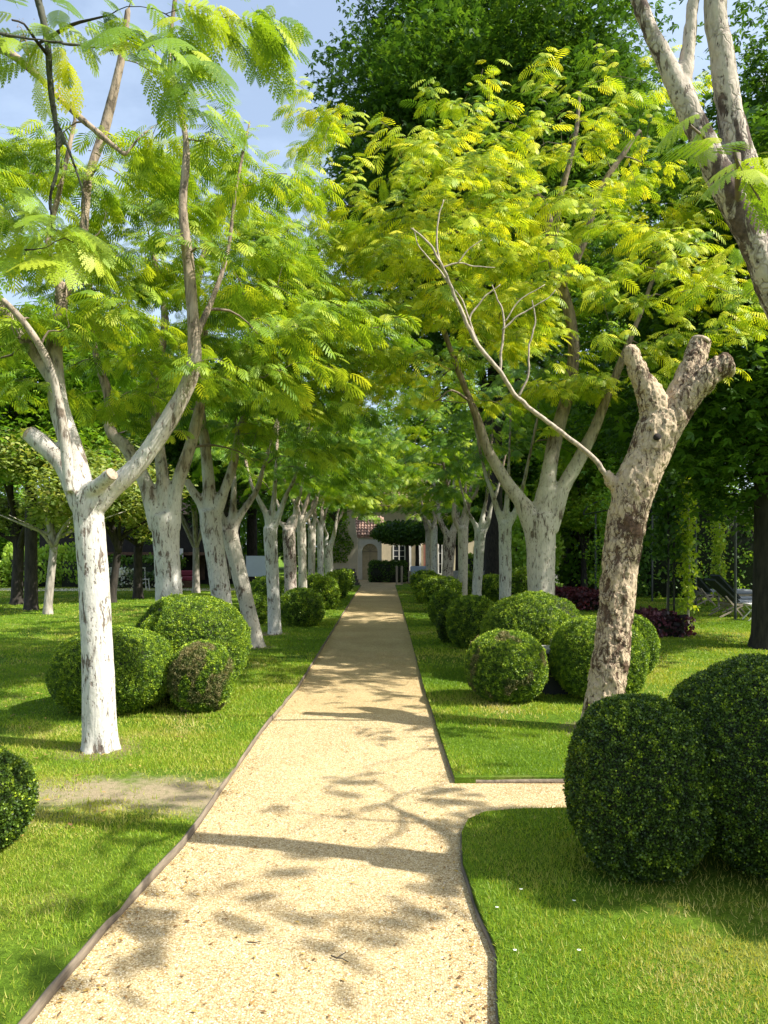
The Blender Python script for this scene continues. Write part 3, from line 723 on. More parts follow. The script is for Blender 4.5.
# --- right row
d = 6.4
SL = [px_limb(d, [(599, 740, 24), (601, 728, 20), (606, 690, 18), (612, 648, 17), (617, 600, 16.5), (621, 560, 17), (628, 515, 18.5), (636, 484, 20.5), (648, 456, 20), (658, 430, 21), (664, 412, 17)]),
      px_limb(d, [(656, 432, 13), (653, 402, 14), (641, 378, 9.5), (634, 360, 8), (629, 347, 7)]),
      px_limb(d, [(664, 436, 14), (678, 402, 15, .12), (690, 372, 12, .15), (701, 340, 9.5, .18)]),
      px_limb(d, [(662, 440, 14), (684, 402, 13.5, -.05), (703, 382, 12, -.1), (717, 370, 11, -.12), (728, 365, 12, -.12)]),
      px_limb(d, [(633, 494, 13), (617, 486, 7), (606, 474, 4.5)])]
stump = empty('pollarded_tree', SL[0][0][0], 'sawn-off tan trunk with flaking bark and stub limbs, nearest tree right of the path', 'tree', AVG_R)
b0 = SL[0][0][0]
link('trunk', wood_mesh('trunk', [(np.array(p)-b0, r) for p, r in SL], .0085, .0095, 1.0, sides=20, step=.05), M['bark_stump'], stump)
br = [px_limb(d, [(612, 482, 5), (604, 472, 4, -.02), (590, 455, 3.6, -.05), (556, 428, 3.3, -.1), (520, 400, 3.2, -.2), (500, 372, 3.1, -.3), (476, 342, 3, -.35), (462, 312, 2.8, -.4), (448, 280, 2.3, -.45), (440, 262, 2, -.5), (430, 245, 1.6, -.5), (412, 228, 1.1, -.5)])]
for tw in ([(500, 372, 2), (502, 345, 1.7), (504, 320, 1.5), (498, 300, 1.2), (492, 285, .8)], [(502, 330, 1.5), (520, 315, 1.2), (545, 300, .8), (556, 290, .5)],
           [(478, 344, 2), (470, 320, 1.6), (482, 300, 1.2), (500, 285, .7)], [(519, 396, 1.8), (528, 375, 1.5), (529, 350, 1.3), (535, 320, 1.1), (532, 300, .7)],
           [(440, 264, 1.6), (437, 245, 1.4), (438, 220, 1.2), (444, 200, .7)], [(441, 268, 1.4), (458, 263, 1.2), (475, 266, 1), (495, 268, .6)],
           [(458, 263, 1), (468, 250, .8), (482, 240, .5)], [(452, 288, 1.6), (435, 265, 1.2), (420, 248, 1), (413, 228, .6)],
           [(470, 322, 1.2), (462, 300, 1), (455, 290, .6)], [(505, 322, 1.1), (520, 300, .9), (545, 285, .6)]):
    dm_ = float(np.interp(tw[0][1], [200, 245, 262, 280, 312, 342, 372, 400, 428], [5.9, 5.9, 5.9, 5.95, 6.0, 6.05, 6.1, 6.2, 6.3])); br.append(px_limb(dm_, tw))
def kink(p, r):
    q, rr = smooth_path(p, r, .05); n_ = len(q); return q+np.array([[mnoise.noise(Vector((i*.45, n_, k*9)))*.012 for k in range(3)] for i in range(n_)])*np.clip(np.arange(n_)/4, 0, 1)[:, None], rr
br = [kink(p, r) for p, r in br]
link('branch', wood_mesh('branch', [(np.array(p)-b0, np.array(r)*.68) for p, r in br], None, sides=8, step=.04), M['twig_pale'], stump)
for q, rr_ in (((629, 347, 0), 7), ((701, 340, .18), 9.5), ((728, 365, -.12), 11.5)):
    pass
def saw_cut(a, b_, rad, parent, org):
    a = np.array(a)-org; b_ = np.array(b_)-org; dv = (b_-a)/np.linalg.norm(b_-a)
    v, f = tube([b_-dv*.03, b_+dv*.004, b_+dv*.0065], [rad*.98, rad*.97, rad*.90], 18)
    link('saw_cut', mesh_np('saw_cut', [(v, f, None, 0)]), M['cut_wood'], parent)
for q, m in ((1, 3), (2, 3), (3, 4)):
    saw_cut(SL[q][0][m-1], SL[q][0][m], SL[q][1][m], stump, b0)
# knot hole in the stump: solid plug, the hole's shade put into its colour
kh = P(657, 437, 6.215)-b0
v, f = tube([kh+np.array([0, -.012, 0]), kh+np.array([0, .06, 0])], [.030, .022], 12)
link('knot_hole', mesh_np('knot_hole', [(v, f, None, 0)]), M['hollow'], stump)

d = 10.0
R2 = [px_limb(d, [(540, 648, 19), (540, 620, 14.5), (541, 590, 13.5), (541, 555, 14), (540, 530, 16), (540, 514, 15)]),
      px_limb(d, [(535, 525, 13), (520, 500, 8), (504, 478, 6.5), (488, 450, 6), (476, 415, 5), (462, 380, 4), (440, 320, 3)]),
      px_limb(d, [(541, 525, 13), (547, 485, 8.5), (555, 440, 8, .2), (566, 400, 7, .3), (574, 350, 7, .3), (566, 300, 6.5, .3), (552, 260, 6, .2), (546, 210, 5.5, .2), (520, 180, 4), (480, 165, 3)]),
      px_limb(d, [(546, 528, 13), (562, 490, 8), (582, 455, 7.5), (596, 425, 6.5), (608, 395, 5.5), (630, 340, 4), (660, 260, 3)]),
      px_limb(d, [(562, 285, 4.5, .2), (585, 240, 4), (600, 190, 4), (640, 130, 3)]),
      px_limb(d, [(552, 255, 4, .2), (560, 200, 4), (575, 140, 3), (580, 90, 2.2)])]
R2 = R2[:1]+[(p, np.array(q)*np.linspace(1, .72, len(q))) for p, q in R2[1:]]
make_tree('white_trunked_tree', R2, [((2.2, 9.6, 5.9), (2.9, 2.2, 1.95), .85), ((.9, 8.8, 5.1), (1.8, 1.5, 1.4), .4), ((1.9, 9.3, 3.9), (2.6, 1.6, .8), .35), ((-.1, 9.6, 4.7), (1.3, 1.4, 1.5), .22), ((-.1, 8.8, 6.3), (1.2, 1.2, .9), .16), ((3.3, 8.1, 4.3), (1.5, 1.2, .6), .13), ((1.9, 7.9, 4.7), (1.3, .9, .5), .09)],
          'thick pale trunk with a swollen knot at its fork, behind the split box ball', AVG_R, 'leaf_gold', 'bark_pale', lod=1, nspray=640,
          fsize=.165, voxel=.018, disp=.008, clear=lay4, seed=8, per=14, sides=16)
row_tree(13.0, 505, 640, 505, 527, 13.5, 'smooth straight grey-white trunk left of the knotted pale trunk', AVG_R, 'leaf_mid', 'bark_white', 31)
row_tree(16.0, 475, 625, 480, 535, 11, 'leaning white trunk with dark flecks rising behind right box balls', AVG_R, 'leaf_mid', 'bark_white', 32, forks=[(-22, -60), (14, -85), (26, -70)])
row_tree(19.5, 462, 612, 463, 530, 10.5, 'grey trunk with a white right side, fourth from the end of the right row', AVG_R, 'leaf_lime', 'bark_pale', 33)
row_tree(23, 447, 603, 450, 535, 12.5, 'thick pinkish grey trunk, third from the end of the right row', AVG_R, 'leaf_mid', 'bark_limb', 34, nspray=100)
row_tree(28, 435, 594, 434, 530, 7, 'thin white trunk, second from the end of the right row', AVG_R, 'leaf_lime', 'bark_white', 35, nspray=100)
row_tree(32, 429, 588, 428, 530, 5.5, 'thin pale trunk, last of the right row', AVG_R, 'leaf_mid', 'bark_pale', 36, nspray=90)

# --- nearest right tree: its limbs cross the top right corner, its foot stands just outside the picture
d = 3.3
R0 = [([(2.35, 3.15, 0), (2.34, 3.15, .25), (2.30, 3.15, 1.2), (2.15, 3.2, 2.0), (2.0, 3.25, 2.35)], [.20, .15, .135, .14, .13]),
      ([(2.1, 3.22, 2.1)]+px_limb(d, [(790, 318), (760, 255), (728, 190), (700, 135), (681, 92)] and [(790, 318, 1), (760, 255, 1), (728, 190, 1), (700, 135, 1), (681, 92, 1)])[0], [.10, .105, .085, .075, .068, .062]),
      px_limb(d, [(683, 100, 12), (664, 58, 10), (648, 25, 9), (632, -20, 8), (600, -120, 6), (560, -260, 4)]),
      px_limb(d, [(681, 96, 11), (688, 50, 8), (692, 10, 7.5), (700, -60, 6), (690, -200, 4)]),
      ([(2.1, 3.22, 2.15)]+px_limb(d, [(800, 290, 1), (770, 215, 1), (746, 175, 1), (730, 110, 1), (722, 50, 1), (716, 0, 1), (725, -120, 1), (760, -300, 1)])[0], [.10, .085, .082, .085, .072, .066, .062, .06, .05, .03]),
      ([(2.2, 3.2, 2.0), (2.7, 3.1, 2.7), (3.4, 3.2, 3.5), (3.8, 3.5, 4.4)], [.09, .075, .06, .03])]
R0 = [R0[0]]+[(p, np.array(r)*k) for (p, r), k in zip(R0[1:], (.80, .78, .78, .78, .8))]
ex0 = [P(735, 150, 2.5), P(760, 200, 2.45), P(690, 125, 2.9)]+[np.array([3.2+1.5*((i*7) % 5)/5, 5.2+.32*(i % 7), 3.85+.22*(i % 3)]) for i in range(17)]
make_tree('pale_barked_tree', R0, [((3.3, 2.6, 5.3), (2.4, 2.3, 1.3), 1.0)],
          'pale flaking limbs forking across the top right corner', AVG_R, 'leaf_lime', 'bark_limb', lod=2, nspray=34,
          fsize=.15, voxel=.012, disp=.006, flake=.35, seed=10, per=6, extra=ex0, twigmat='twig',
          clear=lambda t: (t[2]-1.6)/max(t[1], .3)*F > 575 or abs(t[0]/max(t[1], .2)) > .62 or np.min(np.linalg.norm(np.array(ex0)-t, axis=1)) < .05)

# --- nearest left tree: lichen-dark limbs hang in from the top left corner
d = 3.5
def q3(pts, d=3.5): return px_limb(d, pts)
L0 = [([(-2.75, 3.0, 0), (-2.73, 3.0, .3), (-2.62, 3.05, 1.4), (-2.5, 3.1, 2.3)], [.2, .15, .135, .14]),
      ([(-2.52, 3.1, 2.2), (-2.3, 3.2, 3.2), (-2.0, 3.4, 4.3)]+q3([(20, -60, 5), (38, 0, 4), (47, 39, 4), (51, 91, 3.8), (56, 125, 3.4), (58, 167, 2.6), (50, 198, 2.1), (54, 240, 1.5)])[0], [.11, .09, .06, .026, .020, .019, .018, .016, .012, .010, .006]),
      q3([(53, 118, 3), (62, 133, 2.6), (75, 167, 2.4), (84, 200, 2), (86, 245, 1.3)]),
      ([(-2.3, 3.2, 3.2), (-2.1, 3.3, 3.7)]+q3([(-30, 25, 3), (0, 34, 2.4), (39, 40, 2.2), (80, 46, 2), (125, 52, 1.7), (156, 57, 1.2)], 3.1)[0], [.05, .03, .014, .010, .009, .008, .007, .005]),
      ([(-2.5, 3.1, 2.2), (-3.0, 2.8, 3.2), (-3.4, 2.6, 4.3)], [.1, .07, .04]),
      ([(-2.3, 3.2, 3.1), (-1.7, 3.0, 4.2), (-1.2, 2.9, 5.1), (-.6, 3.0, 5.4)], [.07, .05, .035, .02])]
ex1 = [P(150, 40, 2.9), P(175, 60, 2.8), P(185, 95, 3.0), P(55, 240, 2.9), P(25, 250, 2.8), P(85, 250, 3.0), P(12, 20, 3.3), P(70, 5, 3.5), P(262, 45, 3.7), P(235, 15, 3.6), P(175, 20, 3.3), P(15, 210, 3.1), P(275, 15, 4.1), P(110, 15, 3.4), P(30, 60, 3.6)]
EX1 = np.array(ex1)
make_tree('lichen_barked_tree', L0, [((-2.7, 2.8, 5.3), (2.4, 2.0, 1.2), 1.0)],
          'dark lichen-covered limbs with feathery leaves hanging into the top left corner', AVG_L, 'leaf_lime', 'bark_lichen', lod=2, nspray=45,
          fsize=.165, voxel=.012, disp=.003, seed=12, per=11, extra=ex1, twigmat='bark_dark',
          clear=lambda t: (t[2]-1.6)/max(t[1], .3)*F > 590 or abs(t[0]/max(t[1], .2)) > .62 or np.min(np.linalg.norm(EX1-t, axis=1)) < .05)

# ------------------------------------------------------------------ broadleaved trees behind
def broad_tree(name, x, y, h, r, zlo, label, cat, group, leaf, bark, nleaf, lsize, tr, seed, T=PALM, nlobe=38, lean=0, limbs=5, trunkname='trunk', zfork=None, crown_sq=1.0):
    rs = np.random.default_rng(seed); root = empty(name, (x, y, 0), label, cat, group)
    zf = zfork or zlo+.6
    L = [([(0, 0, -.05), (0, 0, .25), (lean*.4, 0, zf*.5), (lean, 0, zf)], [tr*1.45, tr*1.08, tr*.95, tr*.9])]
    H = h-zlo; tips = []
    L.append(([(lean, 0, zf-.2), (lean+rs.normal(0, .2), rs.normal(0, .2), zlo+H*.45), (lean+rs.normal(0, .3), rs.normal(0, .3), zlo+H*.85)], [tr*.85, tr*.5, tr*.12]))
    for i in range(limbs):
        a = i*2*math.pi/limbs+rs.uniform(-.4, .4); e = r*rs.uniform(.6, .85); zz = zlo+H*rs.uniform(.2, .6)
        L.append(([(lean, 0, zf-.15+.4*rs.random()), (lean+math.cos(a)*e*.35, math.sin(a)*e*.35, zf+(zz-zf)*.5), (lean+math.cos(a)*e, math.sin(a)*e, zz)], [tr*.5, tr*.32, tr*.08]))
    link(trunkname, wood_mesh('trunk', L, None, sides=12, step=.25), M[bark], root)
    u = rs.normal(size=(nlobe, 3)); u /= np.linalg.norm(u, axis=1)[:, None]; rr = rs.uniform(.35, .95, nlobe)[:, None]
    c = u*rr*np.array([r*.86, r*.86, H*.44])*crown_sq; c[:, 2] += zlo+H*.5; c[:, 0] += lean
    lr = rs.uniform(.22, .40, nlobe)*r
    k = rs.integers(0, nlobe, nleaf); w = rs.normal(size=(nleaf, 3)); w /= np.linalg.norm(w, axis=1)[:, None]
    q = rs.uniform(.45, 1.05, nleaf)**.6; p = c[k]+w*q[:, None]*lr[k][:, None]*np.array([1, 1, .62])
    # break the edge with small clumps
    cl = rs.normal(0, 1, (nleaf//14+1, 3)); p = p+np.repeat(cl, 14, 0)[:nleaf]*.05*r*.5
    p = p[p[:, 2] > zlo-.3]; n = len(p); a = rs.uniform(0, 2*np.pi, n)
    dirs = np.stack([np.cos(a), np.sin(a), rs.normal(-.35, .35, n)], 1); ups = np.stack([rs.normal(0, .5, n), rs.normal(0, .5, n), np.ones(n)], 1)
    tn = np.clip(rs.beta(2, 2.5, n)*.8+.25*rs.random(nlobe)[k[:n]], 0, 1)
    g = place_template(T, p, dirs, ups, lsize*rs.uniform(.6, 1.3, n), tn)
    link('crown', mesh_np('crown', g), M[leaf], root)
    return root
BG = 'tall broadleaved trees behind the right row'
broad_tree('broadleaved_tree', 6.25, 11.9, 8.6, 3.9, 1.95, 'dark broadleaved tree with a thick black trunk at the right edge, beside the loungers', 'tree', BG, 'leaf_dark', 'bark_dark', 40000, .15, .30, 41, nlobe=62, zfork=2.9)
broad_tree('broadleaved_tree', 4.9, 33, 31, 9.0, 6.0, 'tallest dark broadleaved tree, filling the sky behind the yellow-green crown', 'tree', BG, 'leaf_dark', 'bark_dark', 120000, .27, .40, 42, nlobe=140)
broad_tree('broadleaved_tree', 12.8, 19.5, 18, 6.2, 3.0, 'tall dark broadleaved tree behind the forked limbs of the top right corner', 'tree', BG, 'leaf_dark', 'bark_dark', 52000, .19, .32, 43, nlobe=60)
broad_tree('broadleaved_tree', 9.4, 25.5, 10, 4.0, 2.6, 'mid green tree glimpsed behind the far end of the right row', 'tree', BG, 'leaf_mid', 'bark_dark', 26000, .19, .25, 44, nlobe=50)
broad_tree('broadleaved_tree', 10.5, 30, 14, 6.0, 3.0, 'mid green tree behind the pergola', 'tree', BG, 'leaf_mid', 'bark_dark', 26000, .22, .25, 45, nlobe=50)
broad_tree('small_tree', 7.3, 27, 6.4, 2.0, .9, 'bright lime green small tree glimpsed left of the sawn-off tan trunk', 'tree', None, 'leaf_lime', 'bark_dark', 15000, .13, .12, 47, nlobe=36, zfork=1.6)
broad_tree('broadleaved_tree', 5.2, 38.5, 7.2, 3.6, 2.25, 'dark green tree hiding the roof of the house just right of the path end', 'tree', BG, 'leaf_mid', 'bark_dark', 22000, .22, .2, 48, nlobe=60)
broad_tree('broadleaved_tree', 9.4, 38, 11, 4.2, 2.2, 'dark green tree hiding the right part of the house', 'tree', BG, 'leaf_dark', 'bark_dark', 22000, .22, .2, 49, nlobe=60)
broad_tree('broadleaved_tree', -5.4, 25, 9, 3.0, 2.3, 'dark green tree close behind the middle of the left row', 'tree', 'trees beyond the left row', 'leaf_dark', 'bark_dark', 22000, .19, .16, 50, nlobe=60)
broad_tree('broadleaved_tree', -.9, 48, 9, 3.0, 3.1, 'green tree rising behind the arched gatehouse', 'tree', 'trees beyond the left row', 'leaf_mid', 'bark_dark', 14000, .22, .16, 58, nlobe=50)
broad_tree('broadleaved_tree', -9.3, 19.5, 9.0, 3.5, 2.9, 'green tree rising above the orchard trees at the left edge', 'tree', 'trees beyond the left row', 'leaf_mid', 'bark_dark', 24000, .17, .16, 59, nlobe=60)
# shade giver just outside the right edge
broad_tree('broadleaved_tree', 5.8, 2.5, 6.2, 1.15, 3.5, 'broadleaved tree just beyond the right edge that shades the near box balls', 'tree', BG, 'leaf_dark', 'bark_dark', 4200, .12, .15, 46, nlobe=20)
LB = 'trees beyond the left row'
broad_tree('broadleaved_tree', -6.6, 37, 12.5, 4.6, 2.6, 'dark tree behind the white canvas at the left', 'tree', LB, 'leaf_dark', 'bark_dark', 22000, .22, .28, 51, nlobe=45)
broad_tree('broadleaved_tree', -14, 40, 12, 5.5, 3, 'green tree rising over the dark timber building', 'tree', LB, 'leaf_mid', 'bark_dark', 20000, .25, .3, 52, nlobe=45)
broad_tree('broadleaved_tree', -24, 38, 11, 5.5, 2.6, 'green tree at the left edge behind the bright hedge', 'tree', LB, 'leaf_mid', 'bark_dark', 18000, .25, .3, 53, nlobe=45)
for i, (x, y, h, lab) in enumerate([(-3.5, 56, 15, 'tree behind the ivy-clad gable'), (3.5, 57, 16, 'tree behind the house with the white window'), (11, 56, 16, 'tree behind the right end of the house')]):
    broad_tree('broadleaved_tree', x, y, h, 6.0, 3, 'green '+lab, 'tree', 'trees behind the house', 'leaf_mid', 'bark_dark', 16000, .30, .35, 54+i, nlobe=45)
OR = 'small orchard trees on the left lawn'
for i, (px, py, tw, r, h, lf, bk, ln, lab) in enumerate([
        (17, 606, 11, 2.3, 5.6, 'leaf_autumn', 'bark_dark', .05, 'small yellowing tree with a black trunk at the left edge'),
        (48, 616, 8, 2.0, 4.9, 'leaf_autumn', 'bark_grey', .15, 'small yellowing tree with a thin grey-brown trunk before the bright hedge'),
        (112, 604, 8, 2.2, 5.0, 'leaf_autumn', 'bark_dark', .2, 'small yellowing tree with pale twisting branches just right of the nearest white trunk'),
        (138, 600, 9, 2.3, 5.2, 'leaf_mid', 'bark_dark', 0, 'small tree with a straight black trunk left of the three-forked white trunk'),
        (196, 594, 7, 3.9, 9.0, 'leaf_dark', 'bark_grey', 0, 'dark-crowned tree with a slim grey trunk before the timber building')]):
    dd = EYE*F/(py-HY); w = P(px, py, dd)
    broad_tree('orchard_tree', w[0], w[1], h, r, 1.75, lab, 'tree', OR, lf, bk, 9500 if r < 3 else 34000, .14 if r < 3 else .2, tw*dd/F/2, 60+i, T=LEAF, nlobe=26, lean=ln, limbs=7, zfork=1.75)

def woodland():
    rs = np.random.default_rng(99); n = 90000; a = rs.uniform(-62, 62, n); k = np.floor((a+70)/5.5)
    hh = 9+4*np.sin(k*2.3)+2*np.sin(k*5.1); c = (k+.5)*5.5-70
    u = rs.normal(size=(n, 3)); u /= np.linalg.norm(u, axis=1)[:, None]; q = rs.uniform(.6, 1.03, n)[:, None]
    p = u*q*np.stack([np.full(n, 4.2), np.full(n, 3.5), hh*.52], 1)+np.stack([c, 66+4*np.sin(k*1.7), hh*.5], 1)
    p[:, 2] = np.where(p[:, 2] < .2, rs.uniform(.2, 3, n), p[:, 2]); d = rs.normal(size=(n, 3)); d[:, 2] -= .3
    g = place_template(PALM, p, d, rs.normal(size=(n, 3))*.5+[0, 0, 1], .5*rs.uniform(.6, 1.3, n), np.clip(rs.beta(2, 2.5, n)*.8+.1*np.sin(k*3.3), 0, 1))
    tag(link('woodland', mesh_np('woodland', g), M['leaf_mid']), 'far green woodland behind the garden', 'woodland', None, 'stuff')
woodland()
# ------------------------------------------------------------------ clipped box
def box_ball(px, py, rx, ry, d, label, group, mat='box_leaf', leafs=.016, dens=2.4, seed=1, notch=None, rz_depth=None, name='box_ball', worn=None, lobes=None):
    rs = np.random.default_rng(seed); c = P(px, py, d); rxm = rx*d/F; rzm = ry*d/F; rym = rz_depth or rxm
    zb = c[2]-rzm
    if zb < .03: tp = c[2]+rzm; rzm = (tp-.02)/2; c[2] = rzm+.02
    cz = c[2]
    def surf(u):
        n = np.array([mnoise.noise(Vector((a*2.2+seed, b*2.2, e*2.2))) for a, b, e in u])
        m = 1+.045*n+.02*np.array([mnoise.noise(Vector((a*6+seed, b*6, e*6))) for a, b, e in u])
        sq = (np.abs(u[:, 0])**2.6+np.abs(u[:, 1])**2.6+np.abs(u[:, 2])**2.6)**(-1/2.6); m = m*(.45+.55*sq)
        if notch: m = m*notch(u)
        return u*m[:, None]*np.array([rxm, rym, rzm])
    area = 4*np.pi*((rxm*rym)**.8+2*(rxm*rzm)**.8)/3*1.0
    n = int(area/(leafs*leafs*.55)*dens)
    u = rs.normal(size=(n, 3)); u /= np.linalg.norm(u, axis=1)[:, None]
    # leaf tufts: move leaves toward a random tuft nearby by quantised jitter
    p = surf(u); nn = u/np.array([rxm, rym, rzm]); nn /= np.linalg.norm(nn, axis=1)[:, None]
    tuft = np.array([mnoise.noise(Vector((float(a)*s_, float(b)*s_, float(e)*s_))) for s_ in [1/(leafs*3.4)] for a, b, e in p])
    depth = rs.uniform(-1.6, .5, n)*leafs+tuft*leafs*.9
    sprig = (rs.random(n) < .05)&(tuft > .0); depth = depth+sprig*leafs*rs.uniform(.5, 1.3, n)
    p = p+nn*depth[:, None]
    a = rs.normal(size=(n, 3)); dirs = nn*.6+a*.6+np.array([0, 0, .25]); ups = nn*.8+rs.normal(size=(n, 3))*.7
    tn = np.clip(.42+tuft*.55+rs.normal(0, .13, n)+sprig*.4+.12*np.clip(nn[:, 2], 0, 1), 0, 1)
    g = place_template(ROUND, p, dirs, ups, leafs*rs.uniform(.7, 1.3, n), tn)
    # near-black solid core inside the leaf shell
    uu = rs.normal(size=(1, 3)); lat = 20; lon = 28
    th = np.linspace(.02, np.pi-.02, lat); ph = np.linspace(0, 2*np.pi, lon, endpoint=False)
    U = np.array([[math.sin(t)*math.cos(f_), math.sin(t)*math.sin(f_), math.cos(t)] for t in th for f_ in ph])
    cv = surf(U)*(1-1.3*leafs/max(rxm, .05))
    cf = np.array([[i*lon+j, (i+1)*lon+j, (i+1)*lon+(j+1) % lon, i*lon+(j+1) % lon] for i in range(lat-1) for j in range(lon)])
    g.append((cv, cf, None, 1)); mats = [M[mat], M['box_core']]
    # stub stem to the ground
    v, f = tube([(0, 0, -cz+.0), (0, 0, -rzm*.6)], [.035, .03], 8); g.append((v, f, None, 1))
    if worn:
        mats.append(M['box_worn'])
    me = mesh_np(name, g)
    if worn:
        nq = n; ctr = p; mi = np.zeros(len(me.polygons), np.int32); me.polygons.foreach_get('material_index', mi)
        wv = np.array([mnoise.noise(Vector((float(q[0])*7, float(q[1])*7, float(q[2])*4+5))) for q in p])
        mi[:nq] = np.where(worn(ctr, wv), 2, 0); me.polygons.foreach_set('material_index', mi)
    o = link(name, me, mats); o.location = tuple(c); tag(o, label, 'shrub', group)
    return o
GL = 'clipped box balls left of the path'; GR = 'clipped box balls right of the path'
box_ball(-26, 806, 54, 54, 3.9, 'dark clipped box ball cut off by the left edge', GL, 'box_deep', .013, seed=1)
box_ball(114, 674, 59, 45, 7.3, 'wide clipped box ball behind the nearest white trunk', GL, 'box_leaf', .0115, seed=2)
box_ball(201, 677, 31, 35, 7.25, 'small clipped box ball with browned bare twigs on its front', GL, 'box_leaf', .0115, seed=3, worn=lambda c, w: (w+.35*(c[:, 1] < 0)+.25*(np.abs(c[:, 2]) < .2) > .42))
def n3(u):  # dark clipped cavity on the left shoulder
    a = np.array([-.75, -.45, .48]); a /= np.linalg.norm(a)
    return 1-.20*np.clip((u@a-.80)/.06, 0, 1)
box_ball(188, 650, 59, 54, 8.15, 'largest left box ball with a dark hollow in its shoulder', GL, 'box_leaf', .0125, seed=4, notch=n3)
box_ball(254, 610, 14, 16, 15.9, 'small yellow-green box ball between the leaning and the cracked trunk', GL, 'box_leaf', .027, seed=5)
box_ball(302, 609, 22, 20, 15.4, 'round box ball with a shaded front right of the cracked white trunk', GL, 'box_leaf', .027, seed=6)
box_ball(273, 592, 23, 16, 19.5, 'wide low box mound behind the cracked white trunk', GL, 'box_leaf', .036, seed=7)
box_ball(315, 592, 14, 17, 20.8, 'box ball touching the left side of its bright twin by the path', GL, 'box_leaf', .036, seed=8)
box_ball(326, 594, 13, 17, 19.8, 'bright box ball nearest the path before the y-forked trunk', GL, 'box_leaf', .036, seed=9)
box_ball(336, 586, 12, 14, 24, 'box ball at the foot of the y-forked trunk', GL, 'box_leaf', .05, seed=10)
box_ball(345, 581, 9, 11, 29, 'last and smallest box ball of the left row', GL, 'box_leaf', .06, seed=11)
box_ball(506, 668, 40, 37, 7.75, 'round box ball alone in front, left of the dark utility box', GR, 'box_leaf', .0115, seed=12, worn=lambda c, w: w+.2*(c[:, 1] < 0) > .52)
box_ball(598, 660, 46, 44, 7.9, 'bright round box ball behind the sawn-off tan trunk', GR, 'box_leaf', .0115, seed=13)
box_ball(630, 646, 26, 31, 9.1, 'box ball peeping out right of the sawn-off tan trunk', GR, 'box_leaf', .014, seed=14)
def n4(u):  # right half clipped back, leaving an upright step
    t = np.clip((u[:, 0]-.16)/.03, 0, 1)*np.clip((-u[:, 1]+.25)/.2, 0, 1)
    return 1-.30*t
box_ball(537, 645, 54, 52, 9.1, 'largest right box ball, split by an upright clipped step', GR, 'box_leaf', .0125, seed=15, notch=n4)
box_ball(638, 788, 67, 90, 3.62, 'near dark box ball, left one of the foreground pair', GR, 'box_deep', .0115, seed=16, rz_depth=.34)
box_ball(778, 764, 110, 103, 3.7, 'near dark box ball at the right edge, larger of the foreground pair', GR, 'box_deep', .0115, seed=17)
box_ball(473, 624, 26, 28, 11.9, 'shaded box ball in front of the leaning flecked trunk', GR, 'box_leaf', .02, seed=18)
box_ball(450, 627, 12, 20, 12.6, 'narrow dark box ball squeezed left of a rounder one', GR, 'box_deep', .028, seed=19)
box_ball(445, 608, 16, 18, 15.5, 'box ball with a bright top, third along the right edge of the path', GR, 'box_leaf', .027, seed=20)
box_ball(440, 591, 21, 14, 19, 'long low box mound with a bright yellow-green top', GR, 'box_leaf', .036, seed=21)
box_ball(426, 589, 11, 13, 22, 'box ball nearest the path before the far low mound', GR, 'box_leaf', .05, seed=22)
box_ball(425, 581, 14, 10, 27, 'last low box mound of the right row', GR, 'box_leaf', .06, seed=23)
box_ball(522, 590, 17, 21, 16.8, 'bright-topped box ball behind the smooth straight trunk', GR, 'box_leaf', .04, seed=24)
box_ball(491, 588, 13, 13, 20.5, 'box ball between the smooth and the leaning white trunk, far back', GR, 'box_leaf', .036, seed=25)
box_ball(468, 583, 9, 10, 25, 'small box ball seen between two far right trunks', GR, 'box_leaf', .05, seed=26)

# generic clipped hedge / mound of leaves
def hedge(name, x0, x1, y0, y1, z1, label, cat, mat, leafs, dens=1.6, rnd=0, seed=1, z0=.0, group=None, wisp=0, T=None, rot=0):
    rs = np.random.default_rng(seed); cx, cy = (x0+x1)/2, (y0+y1)/2; hx, hy, hz = (x1-x0)/2, (y1-y0)/2, (z1-z0)/2
    area = 4*(hx*hz+hy*hz)*2+4*hx*hy; n = int(min(60000, area/(leafs*leafs*.5)*dens))
    w = np.array([hy*hz, hx*hz, hx*hy]); w /= w.sum(); ax = rs.choice(3, n, p=w); p = rs.uniform(-1, 1, (n, 3)); nn = np.zeros((n, 3))
    sg = np.where(rs.random(n) < .5, -1, 1); sg = np.where(ax == 2, 1, sg); p[np.arange(n), ax] = sg; nn[np.arange(n), ax] = sg
    if rnd:
        l = (np.abs(p)**(2+2*(1-rnd))).sum(1)**(1/(2+2*(1-rnd))); p = p/l[:, None]; nn = p.copy(); nn /= np.linalg.norm(nn, axis=1)[:, None]
    p = p*np.array([hx, hy, hz])
    t = np.array([mnoise.noise(Vector((float(a)/(leafs*4), float(b)/(leafs*4), float(c)/(leafs*4)))) for a, b, c in p])
    p = p+nn*(t*leafs*2.2+rs.uniform(-1.5, .5, n)*leafs)[:, None]
    if wisp: p[:, 2] += wisp*np.clip(t, 0, 1)*(p[:, 2] > 0)*2
    dirs = nn*.4+rs.normal(size=(n, 3))*.7+np.array([0, 0, .3+wisp*3]); ups = nn+rs.normal(size=(n, 3))*.6
    g = place_template(T or ROUND, p, dirs, ups, leafs*rs.uniform(.7, 1.4, n), np.clip(.45+t*.6+rs.normal(0, .15, n), 0, 1))
    mb = MB(); k = .80 if rnd else .93; kk = .66 if rnd else .93; 
    mb.box(-hx*kk, -hy*kk, -hz, hx*kk, hy*kk, hz*k-leafs); g.append((np.concatenate(mb.v), np.array(mb.q), None, 1))
    o = link(name, mesh_np(name, g), [M[mat], M['box_core']]); o.location = (cx, cy, z0+hz); tag(o, label, cat, group); return o
